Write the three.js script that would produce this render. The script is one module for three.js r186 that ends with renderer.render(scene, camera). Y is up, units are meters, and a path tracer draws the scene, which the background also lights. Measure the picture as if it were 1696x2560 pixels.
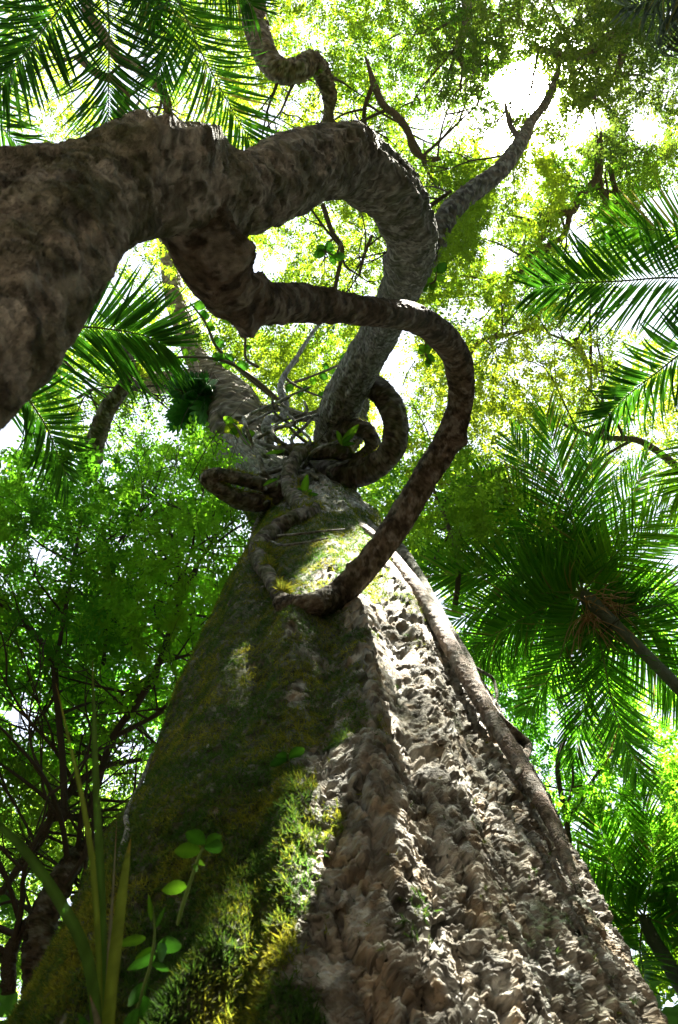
import * as THREE from 'three';
import { createNoise3D } from 'simplex-noise';

// ---------------------------------------------------------------- camera, sky, sun, exposure
const scene = new THREE.Scene();
const DEG = Math.PI / 180, VFOV = 66, PITCH = 74 * DEG, FPX = 1183.5 / Math.tan(VFOV / 2 * DEG);
const EYE = new THREE.Vector3(0, 1.2, 0);
const FW = new THREE.Vector3(0, Math.sin(PITCH), -Math.cos(PITCH)), UP = new THREE.Vector3(0, Math.cos(PITCH), Math.sin(PITCH));
const camera = new THREE.PerspectiveCamera(VFOV, 1696 / 2560, 0.05, 400);
camera.position.copy(EYE);
camera.up.copy(UP);
camera.lookAt(EYE.clone().add(FW));
camera.focus = 5.5;
camera.userData.fStop = 8;
const renderer = new THREE.WebGLRenderer();
renderer.toneMapping = THREE.LinearToneMapping;
renderer.toneMappingExposure = 18;
renderer.shadowMap.enabled = true;
renderer.shadowMap.type = THREE.PCFSoftShadowMap;

// direction through a point of a 1568 x 2367 frame, and the point at a depth along the lens axis
const ray = (x, y) => FW.clone().addScaledVector(UP, (1183.5 - y) / FPX).add(new THREE.Vector3((x - 784) / FPX, 0, 0));
const at = (x, y, d) => EYE.clone().addScaledVector(ray(x, y), d);
const toPx = (p) => { const q = p.clone().sub(EYE), d = q.dot(FW); return [784 + q.x / d * FPX, 1183.5 - q.dot(UP) / d * FPX, d]; };
const SUN = ray(1222, 218).normalize();

{ // clear hazy sky with the bright aureole round the sun
  const W = 1024, H = 512, data = new Float32Array(W * H * 4), v = new THREE.Vector3();
  for (let r = 0; r < H; r++) for (let c = 0; c < W; c++) {
    const up = ((r + 0.5) / H - 0.5) * Math.PI, az = ((c + 0.5) / W - 0.5) * 2 * Math.PI;
    v.set(Math.cos(az) * Math.cos(up), Math.sin(up), Math.sin(az) * Math.cos(up));
    const a = Math.acos(Math.min(1, v.dot(SUN))) / DEG, h = Math.max(0, 1 - Math.max(0, v.y) * 1.3) ** 2;
    const glow = 9 * Math.exp(-a * a / 6) + 0.25 * Math.exp(-a / 6) + 0.03 * Math.exp(-a / 22), k = (r * W + c) * 4, g = v.y < 0 ? 0.3 : 1;
    data[k] = g * (0.086 + 0.012 * h + glow); data[k + 1] = g * (0.096 + 0.01 * h + glow * 0.97); data[k + 2] = g * (0.118 + glow * 0.9); data[k + 3] = 1;
  }
  const sky = new THREE.DataTexture(data, W, H, THREE.RGBAFormat, THREE.FloatType);
  sky.mapping = THREE.EquirectangularReflectionMapping; sky.magFilter = THREE.LinearFilter; sky.wrapS = THREE.RepeatWrapping; sky.needsUpdate = true;
  scene.background = sky; scene.environment = sky;
}
const sun = new THREE.DirectionalLight(new THREE.Color(1, 0.94, 0.82), 5);
sun.position.copy(SUN).multiplyScalar(60); sun.target.position.set(0, 0, 0);
sun.castShadow = true; sun.shadow.mapSize.set(4096, 4096); sun.shadow.radius = 0.7;
Object.assign(sun.shadow.camera, { left: -25, right: 25, top: 25, bottom: -25, near: 1, far: 120 });
scene.add(sun, sun.target);

// ---------------------------------------------------------------- helpers
const rng = (a) => () => { a = (a + 0x6d2b79f5) | 0; let t = Math.imul(a ^ (a >>> 15), 1 | a); t = (t + Math.imul(t ^ (t >>> 7), 61 | t)) ^ t; return ((t ^ (t >>> 14)) >>> 0) / 4294967296; };
const N3 = createNoise3D(rng(7));
const fbm = (x, y, z, o = 4) => { let s = 0, a = 0.5; for (let i = 0; i < o; i++) { s += a * N3(x, y, z); x *= 2.03; y *= 2.03; z *= 2.03; a *= 0.5; } return s; };
const ss = (a, b, x) => { const t = Math.min(1, Math.max(0, (x - a) / (b - a))); return t * t * (3 - 2 * t); };
const lerp = (a, b, t) => a + (b - a) * t;
const hash = (i, j, k) => { let h = (i * 374761393 + j * 668265263 + k * 2147483647) | 0; h = Math.imul(h ^ (h >>> 13), 1274126177); return ((h ^ (h >>> 16)) >>> 0) / 4294967296; };
function worley(x, y) { // nearest two cell distances and an id
  const ix = Math.floor(x), iy = Math.floor(y); let f1 = 9, f2 = 9, id = 0;
  for (let a = -1; a < 2; a++) for (let b = -1; b < 2; b++) {
    const dx = ix + a + hash(ix + a, iy + b, 1) - x, dy = iy + b + hash(ix + a, iy + b, 2) - y, d = Math.sqrt(dx * dx + dy * dy);
    if (d < f1) { f2 = f1; f1 = d; id = hash(ix + a, iy + b, 3); } else if (d < f2) f2 = d;
  }
  return [f1, f2, id];
}
function facet(x, y, tilt) { // broken plates: distance to the nearest crack, and each plate's own height and slant
  const ix = Math.floor(x), iy = Math.floor(y); let f1 = 9, f2 = 9, a = 0, b = 0, px = 0, py = 0;
  for (let p = -1; p < 2; p++) for (let q = -1; q < 2; q++) {
    const cx = ix + p + 0.1 + 0.8 * hash(ix + p, iy + q, 4), cy = iy + q + 0.1 + 0.8 * hash(ix + p, iy + q, 5), dx = x - cx, dy = y - cy, d = Math.sqrt(dx * dx + dy * dy);
    if (d < f1) { f2 = f1; f1 = d; a = ix + p; b = iy + q; px = dx; py = dy; } else if (d < f2) f2 = d;
  }
  return [f2 - f1, hash(a, b, 6) - 0.5 + tilt * (px * (hash(a, b, 7) - 0.5) + py * (hash(a, b, 8) - 0.35)), hash(a, b, 9)];
}
const names = new Map();
const numbered = (n) => { const k = names.get(n) ?? 0; names.set(n, k + 1); return k ? n + '_' + String(k).padStart(3, '0') : n; };
function thing(name, label, category, pos, group) {
  const o = new THREE.Group(); o.name = numbered(name); if (pos) o.position.copy(pos); scene.add(o);
  o.userData = { label, category }; if (group) o.userData.group = group;
  return o;
}
function part(parent, name, geo, m, kind) { // geometry given in the scene's own axes, kept relative to the thing's base
  const root = parent; let o = parent; const p = new THREE.Vector3(); while (o && o !== scene) { p.add(o.position); o = o.parent; }
  if (p.lengthSq() > 0) geo.translate(-p.x, -p.y, -p.z);
  const q = new THREE.Mesh(geo, m); q.name = name; q.castShadow = q.receiveShadow = true; if (kind) q.userData.kind = kind;
  root.add(q); return q;
}
class Buf { // collects triangles
  constructor() { this.p = []; this.n = []; this.u = []; this.c = []; this.i = []; }
  add(P, N, U, C, I) { const b = this.p.length / 3; for (const a of P) this.p.push(a); for (const a of N) this.n.push(a); for (const a of U) this.u.push(a); for (const a of C) this.c.push(a); for (const a of I) this.i.push(a + b); }
  leaf(src, m, col) { // a small source shape {p,u,i} through a matrix
    const v = new THREE.Vector3(), b = this.p.length / 3, s = src.p;
    for (let k = 0; k < s.length; k += 3) { v.set(s[k], s[k + 1], s[k + 2]).applyMatrix4(m); this.p.push(v.x, v.y, v.z); this.c.push(col[0], col[1], col[2]); }
    for (const a of src.u) this.u.push(a); for (const a of src.i) this.i.push(a + b);
  }
  geo(normals = false) {
    const g = new THREE.BufferGeometry();
    g.setAttribute('position', new THREE.Float32BufferAttribute(this.p, 3)); g.setAttribute('uv', new THREE.Float32BufferAttribute(this.u, 2));
    if (this.c.length) g.setAttribute('color', new THREE.Float32BufferAttribute(this.c, 3));
    g.setIndex(this.i);
    if (normals) g.setAttribute('normal', new THREE.Float32BufferAttribute(this.n, 3)); else g.computeVertexNormals();
    return g;
  }
}
function curve(P) { // P: [Vector3, radius]; centripetal curve with radius
  const c = new THREE.CatmullRomCurve3(P.map((q) => q[0]), false, 'centripetal'), n = P.length - 1;
  return (t) => { const f = Math.min(n - 1e-6, t * n), i = Math.floor(f), k = f - i, s = k * k * (3 - 2 * k); return [c.getPoint(t), lerp(P[i][1], P[i + 1][1], lerp(k, s, 0.5))]; };
}
// a stem swept along points; disp(s metres, angle, radius, position) pushes its bark in or out, tint gives its colour
function sweep(P, segs, sides, disp, tint, caps = 0.5) {
  const f = curve(P), pts = [], R = []; for (let k = 0; k <= segs; k++) { const [p, r] = f(k / segs); pts.push(p); R.push(r); }
  const T = pts.map((p, k) => pts[Math.min(segs, k + 1)].clone().sub(pts[Math.max(0, k - 1)]).normalize());
  let A = new THREE.Vector3(0.3, 0.2, 1).cross(T[0]).normalize(), s = 0;
  const pos = [], uv = [], col = [], idx = [], W = sides + 1, v = new THREE.Vector3(), B = new THREE.Vector3();
  for (let k = 0; k <= segs; k++) {
    if (k) s += pts[k].distanceTo(pts[k - 1]);
    A.addScaledVector(T[k], -A.dot(T[k])).normalize(); B.crossVectors(T[k], A);
    const e = Math.min(k, segs - k) / Math.max(1, segs * 0.012), r0 = R[k] * (caps && e < 1 ? Math.sqrt(Math.max(0.02, 1 - (1 - e) ** 2)) : 1);
    for (let j = 0; j <= sides; j++) {
      const a = (j % sides) / sides * 2 * Math.PI; v.set(0, 0, 0).addScaledVector(A, Math.cos(a)).addScaledVector(B, Math.sin(a));
      const r = r0 + (disp ? disp(s, a, R[k], pts[k], v) * Math.min(1, e) : 0);
      pos.push(pts[k].x + v.x * r, pts[k].y + v.y * r, pts[k].z + v.z * r); uv.push(j / sides * 2 * Math.PI * R[k], s);
      if (tint) { const q = tint(s, a, R[k], v, pts[k]); col.push(q[0], q[1], q[2]); }
    }
  }
  for (let k = 0; k < segs; k++) for (let j = 0; j < sides; j++) { const a = k * W + j; idx.push(a, a + 1, a + W, a + 1, a + W + 1, a + W); }
  const g = new THREE.BufferGeometry();
  g.setAttribute('position', new THREE.Float32BufferAttribute(pos, 3)); g.setAttribute('uv', new THREE.Float32BufferAttribute(uv, 2));
  if (tint) g.setAttribute('color', new THREE.Float32BufferAttribute(col, 3));
  g.setIndex(idx); g.computeVertexNormals();
  const n = g.attributes.normal;
  for (let k = 0; k <= segs; k++) { const a = k * W, b = a + sides; v.set(n.getX(a) + n.getX(b), n.getY(a) + n.getY(b), n.getZ(a) + n.getZ(b)).normalize(); n.setXYZ(a, v.x, v.y, v.z); n.setXYZ(b, v.x, v.y, v.z); }
  return g;
}
function merge(list) { // keeps position, normal, uv, color
  const b = new Buf();
  for (const g of list) { const q = g.attributes; b.add(q.position.array, q.normal.array, q.uv.array, q.color ? q.color.array : [], g.index.array); }
  return b.geo(true);
}
// [x, y, depth, radius in frame pixels] -> [point, metres]
const px = (list) => list.map(([x, y, d, r]) => [at(x, y, d), r * d / FPX]);

// ---------------------------------------------------------------- materials
function noiseTexture(size, fn) {
  const d = new Uint8Array(size * size * 4);
  for (let y = 0; y < size; y++) for (let x = 0; x < size; x++) { const h = Math.round(255 * Math.min(1, Math.max(0, fn(x / size, y / size)))), k = (y * size + x) * 4; d[k] = d[k + 1] = d[k + 2] = h; d[k + 3] = 255; }
  const t = new THREE.DataTexture(d, size, size); t.wrapS = t.wrapT = THREE.RepeatWrapping; t.magFilter = THREE.LinearFilter; t.needsUpdate = true; return t;
}
function tiled(px, seed) { // gradient noise that repeats every px cells
  const g = (i, j) => { const a = hash(((i % px) + px) % px, ((j % px) + px) % px, seed) * 6.2832; return [Math.cos(a), Math.sin(a)]; };
  return (x, y) => { const i = Math.floor(x), j = Math.floor(y), u = x - i, v = y - j, s = u * u * u * (u * (u * 6 - 15) + 10), t = v * v * v * (v * (v * 6 - 15) + 10), d = (a, b) => { const q = g(i + a, j + b); return q[0] * (u - a) + q[1] * (v - b); }; return lerp(lerp(d(0, 0), d(1, 0), s), lerp(d(0, 1), d(1, 1), s), t); };
}
const OCT = [8, 16, 32, 64, 128].map((p, k) => [p, tiled(p, 50 + k), [0.4, 0.45, 0.5, 0.45, 0.35][k]]);
const grain = noiseTexture(512, (u, v) => { let s = 0.5; for (const [p, f, a] of OCT) s += a * f(u * p, v * p); return s; });
const barkBump = (per, scale) => { const t = grain.clone(); t.repeat.set(per, per); t.needsUpdate = true; return { bumpMap: t, bumpScale: scale }; };
const M = {
  bark: new THREE.MeshPhysicalMaterial({ specularIntensity: 0.25, vertexColors: true, roughness: 0.86, ...barkBump(2.4, 0.006) }),
  vine: new THREE.MeshPhysicalMaterial({ specularIntensity: 0.25, vertexColors: true, roughness: 0.85, ...barkBump(3.5, 0.012) }),
  branch: new THREE.MeshPhysicalMaterial({ specularIntensity: 0.25, color: new THREE.Color(0.09, 0.068, 0.045), roughness: 0.9, ...barkBump(2, 0.03) }),
  dark: new THREE.MeshPhysicalMaterial({ specularIntensity: 0.25, color: new THREE.Color(0.05, 0.04, 0.03), roughness: 0.95 }),
  palmStem: new THREE.MeshPhysicalMaterial({ specularIntensity: 0.25, color: new THREE.Color(0.13, 0.13, 0.1), roughness: 0.8, ...barkBump(2, 0.02) }),
  rachis: new THREE.MeshPhysicalMaterial({ specularIntensity: 0.25, color: new THREE.Color(0.1, 0.14, 0.03), roughness: 0.6 }),
  fibre: new THREE.MeshStandardMaterial({ color: new THREE.Color(0.3, 0.16, 0.06), roughness: 0.9 }),
  soil: new THREE.MeshStandardMaterial({ color: new THREE.Color(0.06, 0.045, 0.03), roughness: 1, ...barkBump(0.5, 0.05) }),
};
const leafMat = (r, g, b, tr = 0.5, rough = 0.9, vc = false) => new THREE.MeshPhysicalMaterial({ color: new THREE.Color(r, g, b), roughness: rough, transmission: tr, thickness: 0, side: THREE.DoubleSide, vertexColors: vc, specularIntensity: 0.25 });
M.leaf = leafMat(1, 1, 1, 0.55);                      // tinted by its instances
M.frond = leafMat(1, 1, 1, 0.45, 0.8, true);
M.frondSingle = [leafMat(0.04, 0.15, 0.008, 0.45, 0.8), leafMat(0.06, 0.2, 0.01, 0.45, 0.8), leafMat(0.025, 0.105, 0.007, 0.4, 0.8)];
M.moss = leafMat(1, 1, 1, 0.6, 0.95);
M.young = [leafMat(0.11, 0.27, 0.01, 0.6, 0.7, true), leafMat(0.06, 0.2, 0.01, 0.5, 0.7, true), leafMat(0.04, 0.15, 0.01, 0.45, 0.7, true)];

// ---------------------------------------------------------------- leaf shapes
function bladeShape(n, w, fold, droop, prof) { // length 1 along +x, width along z, curling down -y
  const p = [], u = [], i = [];
  for (let k = 0; k <= n; k++) {
    const t = k / n, h = w * prof(t) / 2, y = -droop * t * t;
    p.push(t, y + fold * h, -h, t, y, 0, t, y + fold * h, h); u.push(t, 0, t, 0.5, t, 1);
    if (k) { const b = (k - 1) * 3; i.push(b, b + 1, b + 3, b + 1, b + 4, b + 3, b + 1, b + 2, b + 4, b + 2, b + 5, b + 4); }
  }
  return { p, u, i };
}
const oval = (t) => Math.sin(Math.PI * Math.min(1, Math.max(0, t)) ** 0.85) ** 0.8;
const strap = (t) => Math.min(1, t * 7 + 0.25) * Math.max(0, 1 - t ** 3.2);
const asGeo = (s) => { const b = new Buf(); b.leaf(s, new THREE.Matrix4(), [1, 1, 1]); b.c.length = 0; return b.geo(); };
const SMALL = bladeShape(2, 0.5, 0.35, 0.12, (t) => [0.06, 1, 0.04][Math.round(t * 2)]);
function sprayGeo(seed, n, len, L, W, flat) { // a leafy twig end: n leaves along a short stem
  const r = rng(seed), b = new Buf(), m = new THREE.Matrix4(), e = new THREE.Euler(), q = new THREE.Quaternion();
  const shape = bladeShape(2, W, 0.3, 0.15, (t) => [0.08, 1, 0.05][Math.round(t * 2)]);
  const stem = (x0, z0, x1, z1) => { const k = 0.0035; b.leaf({ p: [x0, 0, z0 - k, x0, 0, z0 + k, x1, 0.004, z1], u: [0, 0, 0, 1, 1, 0], i: [0, 1, 2] }, new THREE.Matrix4(), [0.5, 0.35, 0.3]); };
  stem(0, 0, len, 0);
  for (let k = 0; k < n; k++) {
    const t = (k + 0.6) / n, s = k % 2 ? 1 : -1, tip = k === n - 1;
    e.set((r() - 0.5) * (flat ? 0.7 : 1.6), s * (tip ? 0.1 : 0.7 + r() * 0.6), (r() - 0.5) * (flat ? 0.6 : 1.4), 'YXZ');
    const l = L * (0.7 + 0.5 * r()), g = 0.8 + 0.4 * r();
    m.compose(new THREE.Vector3(t * len, 0, 0), q.setFromEuler(e), new THREE.Vector3(l, l, l)); b.leaf(shape, m, [g, g, g]);
  }
  return b.geo();
}
const SPRAYS = [1, 2, 3, 4].map((s) => sprayGeo(s, 10, 0.3, 0.095, 0.52, false));
const FEATHER = [11, 12, 13].map((s) => { // feathery sprays: five little pinnate twigs
  const r = rng(s), list = [];
  for (let k = 0; k < 5; k++) { const g = sprayGeo(s * 10 + k, 7, 0.22, 0.085, 0.55, true); g.rotateX((r() - 0.5) * 0.7); g.rotateY((k - 2) * 0.55 + (r() - 0.5) * 0.3); g.translate(k * 0.03, 0, 0); list.push(g); }
  return merge(list);
});

// ---------------------------------------------------------------- ground
{
  const g = new THREE.PlaneGeometry(240, 240, 120, 120); g.rotateX(-Math.PI / 2);
  const p = g.attributes.position; for (let k = 0; k < p.count; k++) p.setY(k, 0.25 * fbm(p.getX(k) * 0.12, 3, p.getZ(k) * 0.12, 3) - 0.05);
  g.computeVertexNormals();
  const o = new THREE.Mesh(g, M.soil); o.name = 'ground'; o.receiveShadow = true; o.userData = { kind: 'structure', label: 'brown leaf-strewn forest floor under the trees', category: 'ground' }; scene.add(o);
}

// ---------------------------------------------------------------- the giant tree
const DIST = 2.1, lean = (y) => lerp(...(y < 1200 ? [1.32, 1.32, 0] : y < 1289 ? [1.32, 1.3, (y - 1200) / 89] : [1.3, 0.95, (y - 1289) / 1078]));
const rows = [[2367, 60, 1496], [2220, 140, 1432], [2064, 235, 1354], [1929, 298, 1285], [1744, 354, 1184], [1634, 410, 1124], [1454, 482, 1000], [1349, 540, 928], [1289, 574, 897], [1235, 594, 868], [1150, 545, 745], [1063, 486, 645], [1000, 474, 622], [985, 474, 616], [940, 474, 594]].map(([y, l, r], k) => {
  const a = ray(l, y), b = ray(r, y), ta = Math.atan2(a.x, -a.z), tb = Math.atan2(b.x, -b.z), mid = (ta + tb) / 2, d = lean(y) * DIST + [0, 0, 0, 0, 0, 0, 0, 0, 0, 0.02, 0.03, 0.02, 0, 0, -0.02][k];
  const m = ray((l + r) / 2, y), h = d * m.y / Math.hypot(m.x, m.z);
  return [h + EYE.y, Math.sin(mid) * d, -Math.cos(mid) * d, d * Math.sin((tb - ta) / 2)];
});
rows.unshift([-0.3, 0.0, -1.85, 1.3], [0.6, 0.0, -1.9, 1.04], [1.6, 0.0, -1.95, 0.9]);
const trunkAt = (h) => {
  let i = 0; while (i < rows.length - 2 && rows[i + 1][0] < h) i++;
  const a = rows[i], b = rows[i + 1], t = Math.min(1, Math.max(0, (h - a[0]) / (b[0] - a[0]))), p = rows[Math.max(0, i - 1)], n = rows[Math.min(rows.length - 1, i + 2)];
  return [1, 2, 3].map((c) => { const m0 = (b[c] - p[c]) / (b[0] - p[0]) * (b[0] - a[0]), m1 = (n[c] - a[c]) / (n[0] - a[0]) * (b[0] - a[0]), t2 = t * t, t3 = t2 * t; return (2 * t3 - 3 * t2 + 1) * a[c] + (t3 - 2 * t2 + t) * m0 + (3 * t2 - 2 * t3) * b[c] + (t3 - t2) * m1; });
};
function trunkHit(x, y) { const r = ray(x, y).normalize(); for (let s = 0.6; s < 17; s += 0.006) { const p = EYE.clone().addScaledVector(r, s), [cx, cz, rad] = trunkAt(p.y); if (Math.hypot(p.x - cx, p.z - cz) < rad) return p; } return null; }
const mossEdge = [[900, 600], [1200, 880], [1290, 890], [1370, 850], [1500, 830], [1700, 750], [2000, 775], [2367, 790], [2700, 800]];
const table = (T, y) => { let i = 0; while (i < T.length - 2 && T[i + 1][0] < y) i++; return lerp(T[i][1], T[i + 1][1], Math.min(1, Math.max(0, (y - T[i][0]) / (T[i + 1][0] - T[i][0])))); };
function mossy(p) { const [x, y] = toPx(p), n = fbm(p.x * 3, p.y * 1.6, p.z * 3, 3), f = fbm(p.x * 14 + 5, p.y * 9, p.z * 14, 2); return ss(70, -70, x - table(mossEdge, y) + n * 330) * ss(-0.5, -0.05, f + 0.3 + 0.45 * n) * (y < 1170 ? 0.5 : 1); }

// swelling ribs of the trunk: their line in the picture, reach to either side, height
const RIDGES = [[[[1700, 690], [1900, 678], [2050, 675], [2200, 662], [2367, 645], [2600, 630]], 55, 75, 0.075, 1800, 2700], [[[2050, 540], [2200, 505], [2367, 400], [2600, 300]], 40, 50, 0.055, 2120, 2700], [[[1250, 850], [1500, 845], [1700, 862], [1950, 905], [2200, 945], [2367, 985], [2600, 1030]], 70, 80, 0.035, 1350, 2700], [[[1300, 760], [1400, 720], [1500, 640]], 60, 50, 0.05, 1280, 1480]];
const giant = thing('giant_tree', 'giant tree with broad mossy fissured trunk rising up the middle', 'tree', new THREE.Vector3(0, 0, -2.1));
const mossSites = []; let TUFT;
{
  const COL = 470, ROW = 760, top = rows[rows.length - 1][0], H = [];
  // heights spaced evenly in the view: from the base, then row by row
  for (let k = 0; k <= ROW; k++) { const t = k / ROW; if (t < 0.06) H.push(lerp(-0.3, 1.9, t / 0.06)); else { const y = lerp(2620, 990, (t - 0.06) / 0.94); let lo = 1.2, hi = top + 0.5; for (let q = 0; q < 26; q++) { const m = (lo + hi) / 2, c = trunkAt(Math.min(m, top)), p = toPx(new THREE.Vector3(c[0], m, c[1] + c[2])); if (p[1] > y) lo = m; else hi = m; } H.push(Math.max(H[H.length - 1] + 1e-4, Math.min(lo, top))); } }
  const pos = [], col = [], uv = [], idx = [], W = COL + 1, c3 = [0, 0, 0], moss01 = [];
  for (let k = 0; k <= ROW; k++) {
    const h = H[k], [cx, cz, r] = trunkAt(h);
    for (let j = 0; j <= COL; j++) {
      const t = j / COL, th = t < 0.92 ? lerp(-20, 200, t / 0.92) * DEG : lerp(200, 340, (t - 0.92) / 0.08) * DEG, ct = Math.cos(th), st = Math.sin(th), s = th * 0.75;
      const p0 = new THREE.Vector3(cx + ct * r, h, cz + st * r), X = ct * 0.75, Z = st * 0.75;
      const mo = mossy(p0), right = 1 - mo;
      // flutes, fissured plates broken across, pits
      const wx = 0.30 * fbm(X * 4, h * 2.2, Z * 4, 3), wy = 0.35 * fbm(X * 4 + 9, h * 2, Z * 4, 3), fine = ss(5.5, 2.2, h), mid = ss(9, 4, h);
      const flute = 0.040 * N3(X * 3.4, h * 0.16 + 4, Z * 3.4) + 0.014 * Math.sin(th * 17 + 3 * N3(X, h * 0.4, Z));
      const [ca, ha] = facet(s * 8 + wx * 3 + 0.15 * fbm(X * 30, h * 18, Z * 30, 2), h * 3.4 + wy * 1.6 + 0.15 * fbm(X * 30 + 9, h * 18, Z * 30, 2), 2.2);
      const [cb, hb, id2] = facet(s * 21 + wx * 5 + 40 + 0.25 * N3(X * 40, h * 26, Z * 40), h * 10 + wy * 4 + 0.25 * N3(X * 40 + 7, h * 26, Z * 40), 2.4);
      const [q1] = worley(s * 13 + wx * 3 + 80, h * 9 + wy * 3), pit = ss(0.38, 0.1, q1) * ss(0.0, 0.3, N3(X * 3, h * 1.6, Z * 3));
      const amp = (0.4 + 0.6 * right) * lerp(0.7, 1, ss(8, 3, h));
      const fis = ss(0.86, 0.97, 1 - Math.abs(N3(X * 5 + wx * 2, h * 0.5 + 11, Z * 5)));
      const fis2 = mid * ss(0.88, 0.98, 1 - Math.abs(N3(X * 11 + wx * 2, h * 0.9 + 31, Z * 11)));
      const [vx, vy] = toPx(p0); let ridge = 0;
      for (const [line, wl, wr, am, y0, y1] of RIDGES) { const dx = vx - table(line, vy) + 14 * fbm(X * 5, h * 2, 3, 2), w = dx < 0 ? wl : wr; ridge += am * Math.exp(-dx * dx / (w * w)) * ss(y0 - 120, y0 + 60, vy) * ss(y1 + 120, y1 - 60, vy); }
      const d = flute + ridge + amp * (0.006 * ha - 0.014 * ss(0.10, 0, ca) + mid * (0.003 * hb - 0.008 * ss(0.14, 0, cb) - 0.018 * pit) - 0.034 * fis - 0.022 * fis2 + 0.010 * fbm(X * 5, h * 1.5, Z * 5, 3) + 0);
      const R = r + d;
      pos.push(cx + ct * R, h, cz + st * R); uv.push(s, h);
      moss01.push(mo);
      if (k > ROW * 0.05) mossSites.push([pos.length / 3 - 1, mo]);
    }
  }
  for (let k = 0; k < ROW; k++) for (let j = 0; j < COL; j++) { const a = k * W + j; idx.push(a, a + W, a + 1, a + 1, a + W, a + W + 1); }
  const g = new THREE.BufferGeometry();
  g.setAttribute('position', new THREE.Float32BufferAttribute(pos, 3)); g.setAttribute('uv', new THREE.Float32BufferAttribute(uv, 2));
  g.setIndex(idx); g.computeVertexNormals();
  // second pass: fine scaly relief and colour at the true place of every point, so that neither is drawn out on steep faces
  { const Q = g.attributes.position, Nn = g.attributes.normal;
    for (let k = 0; k < Q.count; k++) {
      const x = Q.getX(k), y = Q.getY(k), z = Q.getZ(k), mo = moss01[k], f = ss(7, 2.5, y), f2 = ss(4.2, 2.2, y);
      const e = (1 - 0.5 * mo) * (0.006 * fbm(x * 12, y * 8, z * 12, 3) + f * (0.006 * (0.45 - Math.abs(N3(x * 24, y * 17, z * 24))) + f2 * 0.008 * (0.4 - Math.abs(N3(x * 52, y * 38, z * 52)))) - f * 0.016 * ss(0.42, 0.72, N3(x * 15 + 50, y * 11, z * 15)));
      Q.setXYZ(k, x + Nn.getX(k) * e, y + Nn.getY(k) * e, z + Nn.getZ(k) * e);
      const a = fbm(x * 5 + 20, y * 3.6, z * 5, 4), b = fbm(x * 16 + 3, y * 11 + 9, z * 16, 4), l = ss(0.12, 0.26, fbm(x * 9 + 60, y * 8, z * 9, 5)), o = ss(0.1, 0.32, fbm(x * 5.5 + 31, y * 5 + 3, z * 5.5, 4)), dk = ss(0.1, 0.3, fbm(x * 13 + 11, y * 9, z * 13 + 5, 4)), gg = 0.85 + 0.7 * b;
      [0, 1, 2].forEach((c) => { let q = lerp([0.20, 0.19, 0.165][c], [0.34, 0.305, 0.25][c], 0.5 + 1.3 * a); q = lerp(q, [0.33, 0.22, 0.11][c], 0.45 * o); q = lerp(q, [0.46, 0.46, 0.43][c], 0.75 * l); q = lerp(q, [0.09, 0.082, 0.068][c], 0.75 * dk); q = lerp(q, [0.04, 0.05, 0.018][c], 0.85 * mo); col.push(Math.max(0.015, q * gg)); });
    }
    g.setAttribute('color', new THREE.Float32BufferAttribute(col, 3)); g.computeVertexNormals(); }
  part(giant, 'trunk', g, M.bark);
  // moss: hanging tufts of fine shoots
  const r = rng(99), tuft = (() => { const b = new Buf(), q = rng(5), m = new THREE.Matrix4(), e = new THREE.Euler(), Q = new THREE.Quaternion(), sh = bladeShape(2, 0.13, 0.2, 0.35, (t) => [0.7, 1, 0.1][Math.round(t * 2)]);
    for (let k = 0; k < 9; k++) { e.set(q() * 6.3, (q() - 0.5) * 2.2, (q() - 0.5) * 2.0); const l = 0.5 + 0.6 * q(), gg = 0.7 + 0.6 * q(); m.compose(new THREE.Vector3((q() - 0.5) * 0.3, 0, (q() - 0.5) * 0.3), Q.setFromEuler(e), new THREE.Vector3(l, l, l)); b.leaf(sh, m, [gg, gg, gg]); } return b.geo(); })();
  TUFT = tuft;
  const list = [], P = g.attributes.position, NN = g.attributes.normal;
  const v = new THREE.Vector3(), n = new THREE.Vector3(), m = new THREE.Matrix4(), x = new THREE.Vector3(), z = new THREE.Vector3(), C = new THREE.Color();
  for (let tries = 0; tries < 1500000 && list.length < 95000; tries++) {
    const [k, mo] = mossSites[Math.floor(r() * mossSites.length)];
    if (r() > mo * mo + 0.004) continue;
    v.set(P.getX(k), P.getY(k), P.getZ(k)); n.set(NN.getX(k), NN.getY(k), NN.getZ(k));
    const w = v.clone().add(giant.position); if (toPx(w)[1] < 1120 || n.z < -0.3) continue;
    x.set((r() - 0.5) * 1.4, -0.35 - r() * 0.5, (r() - 0.5) * 1.4).addScaledVector(n, 0.6 + 0.6 * r()).normalize(); z.crossVectors(x, n).normalize(); n.crossVectors(z, x);
    const s = 0.009 + 0.016 * r() * r() + 0.008 * Math.max(0, w.y - 4) / 3;
    m.makeBasis(x, n, z); m.scale(new THREE.Vector3(s, s, s)); m.setPosition(v);
    const t = fbm(w.x * 4 + 8, w.y * 3, w.z * 4, 3) + (r() - 0.5) * 0.6, gold = ss(-0.2, 0.9, t + 0.1);
    C.setRGB(lerp(0.045, 0.29, gold), lerp(0.105, 0.27, gold), lerp(0.012, 0.02, gold)).multiplyScalar(0.7 + 0.6 * r());
    list.push([m.clone(), C.clone()]);
  }
  const I = new THREE.InstancedMesh(tuft, M.moss, list.length); list.forEach(([a, b], k) => { I.setMatrixAt(k, a); I.setColorAt(k, b); });
  I.name = 'moss'; I.userData.kind = 'stuff'; I.castShadow = I.receiveShadow = true; giant.add(I);
}

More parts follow.
